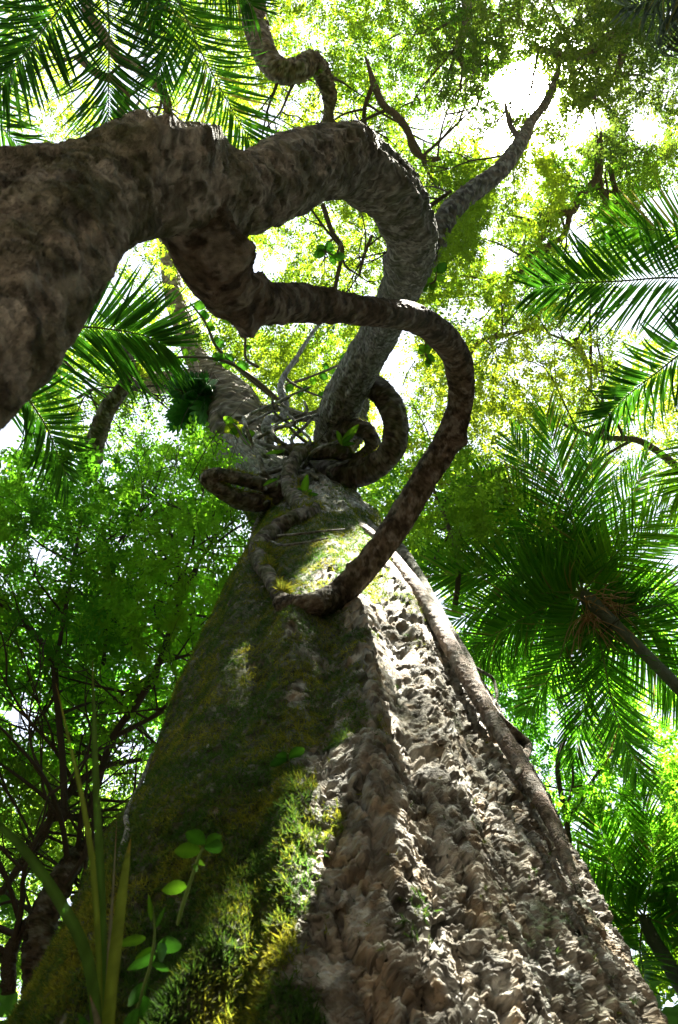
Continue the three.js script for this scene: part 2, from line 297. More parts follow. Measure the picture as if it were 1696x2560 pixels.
function onTrunk(x, y, off) { // where the sight line through that point meets the trunk, or passes it closest
  const r = ray(x, y).normalize(); let best = null, bd = 9;
  for (let s = 0.8; s < 16; s += 0.008) { const p = EYE.clone().addScaledVector(r, s), [cx, cz, rad] = trunkAt(p.y), k = Math.hypot(p.x - cx, p.z - cz) - rad - off; if (k < bd) { bd = k; best = p; } if (k <= 0) break; }
  return best;
}
const hug = (P, off, y0) => P.map(([x, y, d, r]) => { if (y < y0) return [x, y, d, r]; const h = trunkHit(x, y) ?? onTrunk(x, y, off), k = toPx(h)[2] - off; return [x, y, k / lean(y), r]; });
// ---------------------------------------------------------------- stems
const barkTint = (base, alt, lich, f = 1, mossAmt = 0) => (s, a, r, v, p) => {
  const X = p.x + v.x * r, Y = p.y + v.y * r, Z = p.z + v.z * r, n = fbm(X * 9 * f, Y * 9 * f, Z * 9 * f, 4), l = ss(0.04, 0.2, fbm(X * 8 * f + 30, Y * 8 * f, Z * 8 * f, 4)), dk = ss(0.1, 0.26, fbm(X * 11 * f + 70, Y * 11 * f, Z * 11 * f + 5, 4)), g = 0.75 + 0.7 * fbm(X * 30 * f, Y * 30 * f, Z * 30 * f, 3);
  const m = mossAmt * ss(-0.15, 0.25, fbm(X * 5 + 3, Y * 5 + 11, Z * 5, 3) + 0.1 * (mossAmt - 0.5)), k = ss(-0.3, 0.3, n);
  return [0, 1, 2].map((c) => Math.max(0.012, lerp(lerp(lerp(lerp(base[c], alt[c], k), lich[c], l * 0.75), base[c] * 0.35, dk * 0.8), [0.08, 0.10, 0.02][c], m) * g));
};
const wrinkle = (k = 1, f = 1) => (s, a, r) => { // lumps, cracks running round and along, small scaly relief
  const c = Math.cos(a), q = Math.sin(a), z = s / r, w = 0.6 * fbm(c * 1.4, q * 1.4, z * 0.9, 3);
  const across = 1 - Math.abs(N3(c * 1.3 + 4, q * 1.3, z * 1.5 * f + w * 2)), along = 1 - Math.abs(N3(c * 3.2 + w, q * 3.2 + 9, z * 0.35)), scale = 1 - Math.abs(N3(c * 4 + 20, q * 4, z * 2.6 + w));
  return r * k * (0.16 * fbm(c + 2, q, z * 0.5 * f, 2) - 0.075 * ss(0.84, 0.98, across) - 0.06 * ss(0.84, 0.99, along) - 0.03 * ss(0.8, 0.98, scale) + 0.06 * fbm(c * 2.6, q * 2.6, z * 1.4, 3));
};
const knots = (list, base) => (s, a, r, p, v) => { let d = base(s, a, r, p); for (const [x, y, rad, h] of list) { const q = toPx(v.clone().multiplyScalar(r).add(p)), w = Math.hypot(q[0] - x, q[1] - y); d += h * r * Math.exp(-w * w / (rad * rad)) * (0.85 + 0.4 * N3(Math.cos(a) * 3, Math.sin(a) * 3, s * 4)); } return d; };
const greyBrown = [[0.22, 0.21, 0.17], [0.40, 0.37, 0.31], [0.58, 0.57, 0.51]];
const darkBrown = [[0.12, 0.095, 0.07], [0.22, 0.175, 0.13], [0.36, 0.33, 0.28]];
const palePink = [[0.28, 0.21, 0.16], [0.36, 0.29, 0.24], [0.40, 0.38, 0.34]];

const liana = thing('twisted_liana', 'thick twisted grey-brown vine arching overhead from the left in two loops', 'vine', at(-60, 480, 1.3));
{
  const far = (d) => lerp(1, 1.32, ss(2.6, 6.6, d)), mk = (P, segs, sides, kn, tint, w = 1) => sweep(px(P.map(([x, y, d, r]) => [x, y, d * (kn.length > 7 ? far(d) : y > 1289 ? lean(y) : lerp(1, lean(y), ss(2.7, 3.3, d))), r])), segs, sides, knots(kn, wrinkle(w)), tint);
  const tA = barkTint(...greyBrown, 1.3, 0.45), tB = barkTint(...darkBrown, 1.2, 0.15);
  part(liana, 'stem', mk([[-420, 520, 1.15, 135], [-200, 500, 1.2, 124], [0, 475, 1.28, 112], [180, 455, 1.4, 118], [340, 430, 1.55, 124], [450, 437, 1.72, 108], [540, 448, 1.9, 92], [620, 434, 2.1, 86], [720, 385, 2.45, 82], [800, 378, 2.75, 76], [870, 415, 3.1, 74], [925, 480, 3.5, 66], [952, 560, 4.0, 56], [940, 630, 4.6, 50], [915, 690, 5.2, 43], [880, 765, 5.9, 43], [830, 855, 6.6, 45], [790, 930, 7.2, 47], [775, 990, 7.7, 46], [760, 1070, 8.0, 40]], 620, 84, [[350, 300, 90, 0.3], [475, 318, 45, 0.38], [520, 575, 50, 0.25], [825, 318, 38, 0.3], [928, 425, 30, 0.35], [985, 540, 24, 0.25], [905, 600, 26, 0.2], [640, 345, 50, 0.15]], tA), M.vine);
  part(liana, 'lower_stem', mk([[330, 440, 1.52, 95], [210, 480, 1.36, 120], [105, 580, 1.22, 150], [10, 730, 1.08, 155], [-110, 890, 0.98, 145], [-300, 1060, 0.95, 145]], 260, 84, [[60, 640, 60, 0.12]], tA), M.vine);
  part(liana, 'branch', mk(hug([[420, 470, 1.64, 84], [480, 580, 1.72, 82], [508, 640, 1.8, 70], [555, 690, 1.95, 60], [620, 700, 2.1, 48], [700, 702, 2.35, 45], [790, 712, 2.6, 36], [880, 722, 2.8, 33], [965, 738, 2.95, 33], [1030, 785, 3.05, 34], [1062, 850, 3.12, 33], [1065, 930, 3.17, 30], [1040, 1010, 3.18, 33], [985, 1100, 3.17, 32], [920, 1210, 3.15, 32], [850, 1305, 3.07, 32], [780, 1375, 3.38, 33], [715, 1402, 3.3, 31], [668, 1400, 3.38, 26], [640, 1390, 3.55, 14]], 0.14, 1340), 560, 56, [[560, 590, 36, 0.4], [572, 762, 22, 0.8], [600, 655, 18, 0.45], [770, 680, 20, 0.15], [1062, 1018, 16, 0.4], [1010, 785, 20, 0.15], [812, 1312, 9, 0.5]], tB, 0.85), M.vine);
}
// loops of the tangle
const mossy_coils = [];
const coil = (name, label, P, segs, sides, tint, w = 0.9, m = M.vine) => { const q = px(P.map(([x, y, d, r]) => [x, y, d * lean(y), r])), t = thing(name, label, 'vine', q[0][0]); part(t, 'stem', sweep(q, segs, sides, wrinkle(w), tint), m); mossy_coils.push(t); return t; };
const tD = barkTint(...darkBrown, 0.8, 0.4), tP = barkTint(...palePink, 0.8, 0.1), tG = barkTint(...greyBrown, 0.8, 0.3);
coil('coiled_vine', 'dark woody vine curling in a wide hook right of the tangle', [[790, 985, 7.7, 34], [822, 900, 7.3, 30], [855, 888, 7.0, 28], [893, 920, 6.9, 29], [914, 975, 6.8, 30], [905, 1040, 6.8, 30], [862, 1082, 6.9, 30], [800, 1096, 7.1, 33], [730, 1090, 7.4, 30], [680, 1070, 7.7, 24]], 260, 32, tD);
coil('coiled_vine', 'small dark vine ring inside the wide hook', [[770, 1015, 7.4, 26], [815, 992, 7.2, 24], [850, 1000, 7.1, 20], [862, 1030, 7.1, 18], [835, 1062, 7.1, 20], [800, 1060, 7.2, 16], [790, 1040, 7.25, 12]], 140, 28, tD);
coil('coiled_vine', 'flat hairpin vine loop sticking out left of the tangle', [[700, 1150, 6.6, 22], [640, 1130, 6.4, 17], [560, 1108, 6.2, 16], [495, 1098, 6.1, 17], [478, 1108, 6.1, 16], [500, 1128, 6.1, 16], [560, 1158, 6.2, 22], [630, 1160, 6.4, 22], [720, 1160, 6.7, 22], [790, 1150, 6.9, 24], [812, 1110, 7.1, 20]], 260, 32, tD);
coil('coiled_vine', 'mossy vine crossing the top of the tangle below the hook', [[640, 1044, 7.2, 10], [680, 1040, 7.1, 16], [730, 1046, 7.0, 19], [780, 1042, 7.0, 20], [800, 1060, 7.1, 16], [780, 1086, 7.3, 14]], 130, 28, barkTint(...darkBrown, 0.8, 0.9));
coil('coiled_vine', 'kinked vine dropping through the tangle and down the mossy trunk', hug([[700, 1040, 6.7, 18], [672, 1080, 6.5, 18], [670, 1125, 6.3, 20], [692, 1162, 5.7, 24], [716, 1188, 5.0, 24], [680, 1205, 4.9, 25], [640, 1226, 4.8, 24], [604, 1258, 4.62, 24], [600, 1292, 4.35, 22], [625, 1337, 3.84, 18], [645, 1377, 3.5, 17], [672, 1402, 3.36, 18]], 0.16, 1187), 280, 30, barkTint(...darkBrown, 0.8, 0.6));
coil('coiled_vine', 'thin dark vine hanging at the left side of the trunk neck', hug([[620, 1160, 6.1, 8], [600, 1200, 5.6, 8], [584, 1250, 5.0, 7], [588, 1290, 4.5, 6]], 0.08, 1190), 60, 12, tD);
coil('coiled_vine', 'dark vine lying along the trunk neck behind the tangle', [[800, 1180, 6.9, 14], [760, 1140, 7.0, 22], [720, 1115, 7.2, 22], [660, 1090, 7.5, 20], [600, 1060, 7.9, 12]], 120, 26, tG);
coil('pale_vine', 'pale lichen-covered thin stem rising crooked from the tangle', [[610, 1060, 7.6, 13], [622, 1020, 7.6, 11], [615, 985, 7.7, 11], [625, 968, 7.8, 10], [650, 968, 7.9, 10], [660, 935, 8.0, 9], [650, 905, 8.1, 9], [652, 880, 8.2, 7], [690, 820, 8.5, 5], [730, 760, 8.8, 4], [770, 720, 9, 2]], 180, 20, barkTint([0.3, 0.29, 0.26], [0.45, 0.44, 0.41], [0.5, 0.5, 0.48], 1, 0), 0.7);
coil('dead_vine', 'thick dark vine arc behind the crooked pale stem', [[600, 945, 8.3, 8], [650, 945, 8.2, 9], [700, 965, 8.1, 11], [740, 955, 8.0, 12], [765, 930, 7.9, 10]], 90, 18, tD);
{ const r = rng(88);
  for (let k = 0; k < 9; k++) { const P = []; let x = 590 + 200 * r(), y = 1190 - 60 * r(); for (let j = 0; j < 8; j++) { P.push([x, y, 6.9 - 0.9 * r() + (1180 - y) * 0.004, lerp(9, 4, j / 7) * (0.7 + 0.5 * r())]); x += (r() - 0.5) * 150 + (690 - x) * 0.25; y -= 18 + 26 * r(); }
    coil('thin_vine', 'thin woody vine wound through the tangle on the trunk neck', P.map((q) => [q[0], q[1], q[2], q[3] * 0.8]), 110, 10, tG, 0.7).userData.group = 'thin vines in the tangle'; }
}
// knotted pale stump beside the hook
coil('gnarled_stub', 'pale gnarled stub at the base of the thick vine', [[760, 1040, 7.9, 50], [800, 1000, 7.9, 46], [822, 950, 7.9, 30], [826, 915, 7.95, 24], [815, 885, 8, 16]], 90, 36, barkTint([0.2, 0.17, 0.13], [0.32, 0.27, 0.2], [0.42, 0.38, 0.3], 1, 0.5), 1.3);

const rooted = (P, off) => P.map(([x, y, d, r]) => { const h = onTrunk(x, y, off), q = y < 1230 ? d : toPx(h)[2]; return [x, y, y < 1230 ? q : q / lean(y), r]; });
// fringes of moss on the upper sides of the tangled vines
function mossOn(o, n, size, seed) {
  const r = rng(seed), g = o.children[0].geometry, P = g.attributes.position, Q = g.attributes.normal, L = [], m = new THREE.Matrix4(), v = new THREE.Vector3(), nn = new THREE.Vector3(), x = new THREE.Vector3(), z = new THREE.Vector3(), C = new THREE.Color();
  for (let k = 0; k < n * 6 && L.length < n; k++) {
    const i = Math.floor(r() * P.count); v.fromBufferAttribute(P, i); nn.fromBufferAttribute(Q, i); const w = v.clone().add(o.position);
    if (nn.dot(SUN) < 0.15 + 0.5 * r() || N3(w.x * 2.2, w.y * 2.2, w.z * 2.2) < -0.15) continue;
    x.set((r() - 0.5) * 1.6, (r() - 0.5) * 1.2, (r() - 0.5) * 1.6).addScaledVector(nn, 0.8).normalize(); z.crossVectors(x, nn).normalize(); nn.crossVectors(z, x);
    const s = size * (0.5 + r()); m.makeBasis(x, nn, z).scale(new THREE.Vector3(s, s, s)).setPosition(v); const q = r(); C.setRGB(lerp(0.09, 0.22, q), lerp(0.13, 0.2, q), 0.016); L.push([m.clone(), C.clone()]);
  }
  const I = new THREE.InstancedMesh(TUFT, M.moss, L.length); L.forEach(([a, b], k) => { I.setMatrixAt(k, a); I.setColorAt(k, b); }); I.name = 'moss'; I.userData.kind = 'stuff'; I.castShadow = I.receiveShadow = true; o.add(I);
}
mossy_coils.filter((o) => !/thin_vine/.test(o.name)).forEach((o, k) => mossOn(o, [500, 150, 600, 900, 700, 100, 600, 50, 300, 600][k] ?? 200, 0.045, 700 + k));
// climbing roots up the right edge of the trunk
coil('climbing_root', 'pale brown climbing root running down the right edge of the trunk', rooted([[730, 1185, 6.3, 10], [790, 1200, 5.9, 14], [850, 1232, 5.35, 14], [895, 1275, 4.95, 15], [945, 1340, 4.55, 20], [1000, 1420, 4.2, 20], [1045, 1500, 3.95, 20], [1090, 1580, 3.72, 21], [1150, 1680, 3.46, 20], [1200, 1760, 3.28, 21], [1250, 1850, 3.1, 19], [1290, 1930, 2.97, 16], [1320, 2010, 2.85, 12], [1345, 2075, 2.78, 6]], 0.03), 420, 30, tP, 0.7);
coil('climbing_root', 'grey climbing root behind the pale one on the upper right trunk', rooted([[800, 1185, 6.6, 8], [870, 1220, 5.9, 10], [925, 1268, 5.4, 13], [962, 1320, 5.0, 12], [1000, 1390, 4.6, 13], [1030, 1440, 4.4, 11], [1080, 1520, 4.1, 10], [1110, 1580, 3.95, 5]], 0.03), 200, 24, tG, 0.7);
coil('climbing_root', 'short stubby root branching off right of the trunk edge', rooted([[1120, 1600, 3.75, 8], [1150, 1655, 3.62, 11], [1190, 1695, 3.5, 12], [1218, 1720, 3.42, 12], [1210, 1755, 3.35, 10], [1195, 1790, 3.25, 7]], 0.03), 100, 22, tP, 0.6);
coil('climbing_root', 'thin brown root bowing out from the right trunk edge', rooted([[1085, 1535, 4.0, 4], [1110, 1550, 3.95, 4], [1140, 1570, 3.9, 4], [1148, 1600, 3.8, 4], [1140, 1630, 3.7, 4]], 0.03), 60, 10, tG, 0.4);
coil('pale_rootlet', 'thin whitish rootlet following the lower left trunk edge', rooted([[352, 1740, 3.5, 4], [330, 1800, 3.3, 4.5], [292, 1885, 3.1, 6], [295, 1920, 3.03, 7], [282, 1965, 2.95, 7], [265, 2030, 2.85, 6], [250, 2085, 2.78, 4]], 0.03), 90, 12, barkTint([0.3, 0.27, 0.24], [0.42, 0.4, 0.36], [0.5, 0.5, 0.48], 1, 0), 0.5);
for (const [l, P] of [['upper of two whitish rootlets crossing the mossy trunk shoulder', [[640, 1255, 5.2, 3], [690, 1252, 5.0, 3.5], [740, 1246, 4.95, 3], [800, 1240, 5.0, 2]]], ['lower of two whitish rootlets crossing the mossy trunk shoulder', [[625, 1268, 5.1, 3], [660, 1278, 4.85, 3.5], [710, 1272, 4.8, 3], [760, 1262, 4.85, 2]]]]) {
  const Q = P.map(([x, y, d, r]) => { const h = trunkHit(x, y); return [h ? h.clone().add(new THREE.Vector3(0.0, 0.02, 0.05)) : at(x, y, d), r * d / FPX]; });
  const t = thing('pale_rootlet', l, 'vine', Q[0][0]); part(t, 'stem', sweep(Q, 50, 10, wrinkle(0.4), barkTint([0.3, 0.27, 0.24], [0.42, 0.4, 0.36], [0.5, 0.5, 0.48], 1, 0)), M.vine);
}
// upper limbs of the giant tree
{
  const t = barkTint([0.13, 0.105, 0.075], [0.22, 0.18, 0.13], [0.34, 0.31, 0.26], 0.5, 0.2), plates = (s, a, r) => { const [f1, f2] = worley(a * 5 + 0.5 * N3(s * 3, a, 0), s * 4 + 0.4 * N3(s * 4, a, 7)); return r * (0.15 * (ss(0, 0.2, f2 - f1) - 0.8) + 0.08 * fbm(Math.cos(a) * 2, Math.sin(a) * 2, s * 3, 3)); };
  const limb = (P, segs, sides) => part(giant, 'limb', sweep(px(P.map(([x, y, d, r]) => [x, y, d < 11 ? d * 1.32 : d + 3.5, r])), segs, sides, plates, t), M.vine);
  limb([[578, 1060, 9.0, 60], [556, 1005, 9.5, 74], [536, 945, 10.2, 64], [500, 885, 11, 42], [458, 835, 12, 26], [432, 770, 12.8, 24], [410, 705, 13.6, 24], [396, 640, 14.5, 21], [385, 570, 15.5, 18], [350, 480, 17, 15], [300, 380, 18, 12], [255, 300, 19, 9]], 240, 40);
  limb([[520, 915, 10.4, 38], [470, 885, 11, 32], [410, 880, 11.4, 24], [358, 885, 11.8, 24], [338, 870, 12.2, 18], [345, 850, 12.8, 12], [320, 815, 13.5, 8]], 140, 32);
}

// ---------------------------------------------------------------- where the sun reaches the trunk: gaps in the leaves above it
const E1 = new THREE.Vector3(1, 0, 0).addScaledVector(SUN, -SUN.x).normalize(), E2 = new THREE.Vector3().crossVectors(SUN, E1);
const flat = (p) => [p.dot(E1), p.dot(E2)];
const litPolys = [
  [[858, 1280], [905, 1285], [1020, 1465], [1100, 1600], [855, 1600], [840, 1480]],
  [[900, 1590], [1125, 1625], [1280, 1900], [1370, 2080], [1490, 2367], [1040, 2367], [960, 2250], [930, 2050], [890, 1850], [852, 1600]],
  [[690, 1395], [750, 1265], [850, 1240], [890, 1285], [860, 1350], [760, 1400]],
  [[690, 1790], [745, 1800], [770, 1900], [775, 2050], [760, 2200], [790, 2360], [620, 2360], [640, 2200], [680, 2050], [665, 1880]],
  [[540, 2110], [555, 2200], [500, 2330], [460, 2360], [390, 2360], [420, 2280], [500, 2150]],
  [[640, 1430], [672, 1440], [640, 1520], [590, 1500]],
].map((P) => P.map(([x, y]) => { const h = trunkHit(x, y) ?? trunkHit(lerp(x, 800, 0.06), y); return h ? flat(h) : null; }).filter(Boolean));
for (const [d, P] of [[1.42, [[390, 1900], [528, 1900], [528, 1982], [390, 1982]]], [1.42, [[370, 2036], [432, 2036], [432, 2066], [370, 2066]]], [1.3, [[275, 2165], [335, 2165], [335, 2200], [275, 2200]]], [1.17, [[255, 2100], [300, 1960], [300, 2250], [255, 2280]]]]) litPolys.push(P.map(([x, y]) => flat(at(x, y, d))));
const inPoly = (P, x, y) => { let k = false; for (let i = 0, j = P.length - 1; i < P.length; j = i++) if ((P[i][1] > y) !== (P[j][1] > y) && x < (P[j][0] - P[i][0]) * (y - P[i][1]) / (P[j][1] - P[i][1]) + P[i][0]) k = !k; return k; };
const RING = [[0, 0]]; for (let k = 0; k < 8; k++) for (const q of [0.35, 0.7, 1]) RING.push([q * Math.cos(k * 0.7854), q * Math.sin(k * 0.7854)]);
const sunlit = (p, m) => { const [x, y] = flat(p); if (N3(x * 4.5, y * 4.5, 2) > 0.5 && inPoly(litPolys[1], x, y)) return false; for (const P of litPolys) for (const [a, b] of RING) { if (inPoly(P, x + a * m, y + b * m)) return true; } return false; };

// ---------------------------------------------------------------- crowns
const skyGaps = [[1222, 218, 72, 72], [270, 205, 90, 62], [330, 150, 70, 45], [620, 290, 55, 42], [600, 612, 55, 38], [920, 830, 48, 120], [945, 740, 40, 40], [1070, 722, 80, 32], [1360, 288, 62, 38], [1150, 335, 40, 22], [1500, 310, 55, 36], [1540, 480, 70, 40], [1325, 550, 30, 85], [1372, 420, 30, 25], [1160, 600, 40, 40], [690, 235, 26, 26], [760, 330, 22, 18], [200, 900, 32, 62], [215, 975, 30, 36], [440, 965, 34, 30], [380, 1010, 40, 22], [572, 1208, 26, 52], [430, 1140, 30, 26], [190, 2092, 42, 46], [120, 2050, 22, 24], [20, 2335, 26, 40], [1512, 1560, 50, 46], [1340, 1505, 24, 40], [1545, 2310, 40, 30], [1470, 1960, 22, 30], [150, 1210, 10, 10], [310, 1520, 36, 24], [300, 1560, 30, 16], [270, 1690, 20, 30], [140, 1550, 18, 16], [880, 930, 20, 60], [1440, 820, 30, 18], [1040, 930, 16, 20], [700, 90, 16, 12]];
function inGap(x, y, n) { for (const [a, b, rx, ry] of skyGaps) { const u = (x - a) / rx, v = (y - b) / ry; if (u * u + v * v < 1 + n) return true; } return false; }
const crownCount = { n: 0 };
function crown(tree, seed, zones, count, shapes, pal, size, opt = {}) {
  count = Math.round(count * (shapes === FEATHER ? 0.1 : 0.3)); size *= shapes === FEATHER ? 0.76 : 0.8;
  const r = rng(seed), lists = shapes.map(() => []), p0 = tree.position, m = new THREE.Matrix4(), q = new THREE.Quaternion(), e = new THREE.Euler(), C = new THREE.Color();
  const area = zones.map(([, , rx, ry]) => rx * ry), total = area.reduce((a, b) => a + b, 0);
  let placed = 0;
  for (let tries = 0; placed < count && tries < count * 14; tries++) {
    let k = 0, w = r() * total; while (w > area[k] && k < zones.length - 1) w -= area[k++];
    const [cx, cy, rx, ry, d0, d1] = zones[k], a = r() * 6.2832, u = Math.sqrt(r()), x = cx + Math.cos(a) * u * rx, y = cy + Math.sin(a) * u * ry, d = lerp(d0, d1, r() ** 0.9), p = at(x, y, d);
    const fine = N3(p.x * 1.1 + seed, p.y * 1.1, p.z * 1.1), coarse = N3(p.x * 0.33 + seed, p.y * 0.33, p.z * 0.33);
    if (fine * 0.6 + coarse * 0.5 < (opt.open ?? -0.15) + 0.5 * (r() - 0.5) + 0.5 * u ** 6) continue;
    if (inGap(x, y, 1.3 * fbm(x * 0.012, y * 0.012, 5, 3)) && r() > 0.04) continue;
    if (sunlit(p, opt.clear ?? 0.17) && r() > 0.02) continue;
    if (x < 1560 && y > 1150 && d < 7) { const h = trunkAt(p.y); if (Math.hypot(p.x - h[0], p.z - h[1]) < h[2] + 0.25) continue; }
    e.set((r() - 0.5) * 1.3, r() * 6.2832, (r() - 0.5) * 1.3 - 0.15, 'YXZ'); const s = size * (0.65 + 0.7 * r());
    m.compose(p.sub(p0), q.setFromEuler(e), new THREE.Vector3(s, s, s));
    const t = Math.min(1, Math.max(0, 0.5 + 0.9 * coarse + 0.5 * (r() - 0.5))), A = pal[0], B = pal[1], g = 0.75 + 0.5 * r();
    C.setRGB(lerp(A[0], B[0], t) * g, lerp(A[1], B[1], t) * g, lerp(A[2], B[2], t) * g);
    lists[Math.floor(r() * shapes.length)].push([m.clone(), C.clone()]); placed++;
  }
  for (let k = 0; k < (opt.addedShade ?? 0); k++) { // leaves added to this crown along the sun rays, to shade the trunk
    const h = trunkHit(lerp(250, 1000, r()), lerp(1300, 2360, r())); if (!h) continue;
    const p = h.addScaledVector(SUN, lerp(8, 16, r())).add(new THREE.Vector3((r() - 0.5) * 0.3, 0, (r() - 0.5) * 0.3)), v = toPx(p);
    if (sunlit(p, 0.1) || inGap(v[0], v[1], 0) || v[1] > 900) continue;
    e.set((r() - 0.5) * 1.1, r() * 6.2832, (r() - 0.5) * 1.1, 'YXZ'); const s = size * (0.35 + 0.3 * r()), g = 0.75 + 0.5 * r(); m.compose(p.sub(p0), q.setFromEuler(e), new THREE.Vector3(s, s, s)); C.setRGB(lerp(pal[0][0], pal[1][0], 0.4) * g, lerp(pal[0][1], pal[1][1], 0.4) * g, lerp(pal[0][2], pal[1][2], 0.4) * g);
    lists[Math.floor(r() * shapes.length)].push([m.clone(), C.clone()]);
  }
  lists.forEach((L, k) => { if (!L.length) return; const I = new THREE.InstancedMesh(shapes[k], M.leaf, L.length); L.forEach(([a, b], j) => { I.setMatrixAt(j, a); I.setColorAt(j, b); }); I.name = 'crown'; I.userData.kind = 'stuff'; I.castShadow = I.receiveShadow = true; tree.add(I); });
  crownCount.n += placed;
}
const limbDisp = (s, a, r) => r * (0.12 * ss(0.7, 1, 1 - Math.abs(N3(Math.cos(a) * 2.5, Math.sin(a) * 2.5, s * 1.2 / Math.max(r, 0.04) * 0.5))) - 0.06 + 0.2 * fbm(Math.cos(a) * 1.6, Math.sin(a) * 1.6, s * 0.8 / Math.max(r, 0.04), 3) - 0.06 * ss(0.7, 1, 1 - Math.abs(N3(Math.cos(a) * 3, Math.sin(a) * 3, s))));
const LIMBTINT = barkTint([0.08, 0.06, 0.04], [0.15, 0.11, 0.075], [0.26, 0.24, 0.2], 0.7, 0.2);
// twiggy side shoots that fork off a limb
function shoots(P, seed, n, len, r0) {
  const r = rng(seed), f = curve(P), out = [];
  const grow = (p, dir, L, rad, lev) => {
    const pts = [[p.clone(), rad]], d = dir.clone(), q = p.clone();
    for (let k = 1; k <= 4; k++) { d.x += (r() - 0.5) * 0.7; d.y += (r() - 0.5) * 0.5 + 0.06; d.z += (r() - 0.5) * 0.7; d.normalize(); q.addScaledVector(d, L / 4); pts.push([q.clone(), rad * (1 - k * 0.2)]); if (lev > 0 && r() < 0.75) grow(q, new THREE.Vector3(d.x + (r() - 0.5) * 1.6, d.y + (r() - 0.5) * 1.2, d.z + (r() - 0.5) * 1.6).normalize(), L * 0.6, rad * 0.55, lev - 1); }
    out.push(sweep(pts, 10, lev > 0 ? 6 : 4, null, null, 0));
  };
  for (let k = 0; k < n; k++) { const t = 0.25 + 0.75 * (k + r()) / n, [p, rad] = f(Math.min(0.999, t)); grow(p, new THREE.Vector3(r() - 0.5, 0.35 * r(), r() - 0.5).normalize(), len * (0.6 + 0.8 * r()), Math.min(rad * 0.6, r0), 2); }
  return out;
}
function canopyTree(seed, label, limbs, zones, count, pal, opt = {}) {
  const L = limbs.map(px), base = L[0][0][0], t = thing(opt.name ?? 'canopy_tree', label, 'tree', base, opt.group);
  L.forEach((P, k) => { part(t, k ? 'limb' : 'trunk', sweep(P, P[0][1] > 0.12 ? 260 : 90, P[0][1] > 0.12 ? 30 : 12, limbDisp, P[0][1] > 0.12 ? LIMBTINT : null, 0.5), P[0][1] > 0.12 ? M.vine : opt.mat ?? M.branch); const s = shoots(P, seed * 17 + k, opt.shoots ?? 5, opt.len ?? 1.6, opt.tw ?? 0.035); if (s.length) part(t, 'twigs', merge(s), M.dark, 'stuff'); });
  crown(t, seed, zones, count, opt.shapes ?? SPRAYS, pal, opt.size ?? 1, opt);
  return t;
}
const LIME = [[0.065, 0.15, 0.006], [0.21, 0.29, 0.011]], OLIVE = [[0.035, 0.07, 0.009], [0.09, 0.13, 0.012]], GREEN = [[0.06, 0.22, 0.01], [0.2, 0.44, 0.018]], MID = [[0.05, 0.135, 0.006], [0.16, 0.26, 0.01]];

canopyTree(101, 'tall tree whose S-bent limb hangs at the top beside the palm fronds', [
  [[560, -160, 15, 34], [585, 20, 14.5, 30], [612, 122, 14, 29], [645, 163, 13.8, 29], [690, 163, 13.8, 28], [722, 142, 14, 24], [745, 172, 14.2, 22], [762, 220, 14.4, 18], [757, 270, 14.8, 10], [740, 300, 15.2, 6], [735, 330, 15.5, 4]],
  [[762, 235, 14.5, 9], [770, 290, 14.8, 7], [800, 330, 15, 5], [790, 380, 15.2, 4]],
], [[700, 60, 330, 260, 14, 20], [720, 330, 260, 190, 15, 21], [560, 40, 200, 150, 15, 20]], 9500, LIME);
canopyTree(102, 'tall tree with crooked thin branch snaking down left of the sun', [
  [[1060, -120, 17, 14], [1080, 40, 16, 11], [1060, 120, 15.5, 8], [1075, 160, 15.5, 6]],
  [[845, 130, 15, 3], [869, 205, 14.8, 9], [886, 242, 14.7, 9], [919, 270, 14.6, 9], [944, 305, 14.5, 9], [959, 350, 14.5, 8], [994, 368, 14.5, 7], [1024, 366, 14.6, 4]],
  [[860, 200, 15, 6], [842, 260, 15, 5], [850, 310, 15.2, 4]],
], [[960, 110, 210, 190, 15, 21], [960, 420, 190, 160, 16, 22], [1120, 60, 220, 130, 15, 19]], 9500, MID);
canopyTree(103, 'dark leafy tree crown around the sun at upper right', [
  [[1560, -60, 17, 22], [1450, 60, 16, 16], [1330, 130, 15.5, 11], [1240, 110, 15, 6]],
  [[1450, 60, 16, 11], [1420, 180, 15.5, 7], [1350, 240, 15, 4]],
], [[1230, 120, 270, 210, 13, 19], [1460, 190, 200, 210, 13, 19], [1500, 20, 180, 140, 13, 18]], 12500, OLIVE, { open: -0.3 });
canopyTree(104, 'leaning dark trunk reaching from behind the vine toward the sun', [
  [[820, 880, 8.6, 36], [900, 740, 9, 34], [960, 640, 9.4, 31], [1000, 570, 9.8, 29], [1030, 505, 10.2, 26], [1080, 452, 10.7, 24], [1150, 400, 11.4, 21], [1190, 350, 12, 18], [1212, 315, 12.6, 15], [1226, 285, 13.2, 12], [1262, 235, 14, 9], [1290, 160, 15, 5]],
  [[1205, 325, 12.4, 8], [1180, 290, 13, 6], [1168, 240, 13.6, 4]],
  [[975, 490, 11, 6], [1010, 465, 11, 5], [1045, 440, 11, 4]],
], [[1130, 470, 190, 150, 13, 19], [1040, 640, 160, 130, 13, 19]], 6500, LIME, { addedShade: 4200, shoots: 3, len: 1.1, tw: 0.02 });
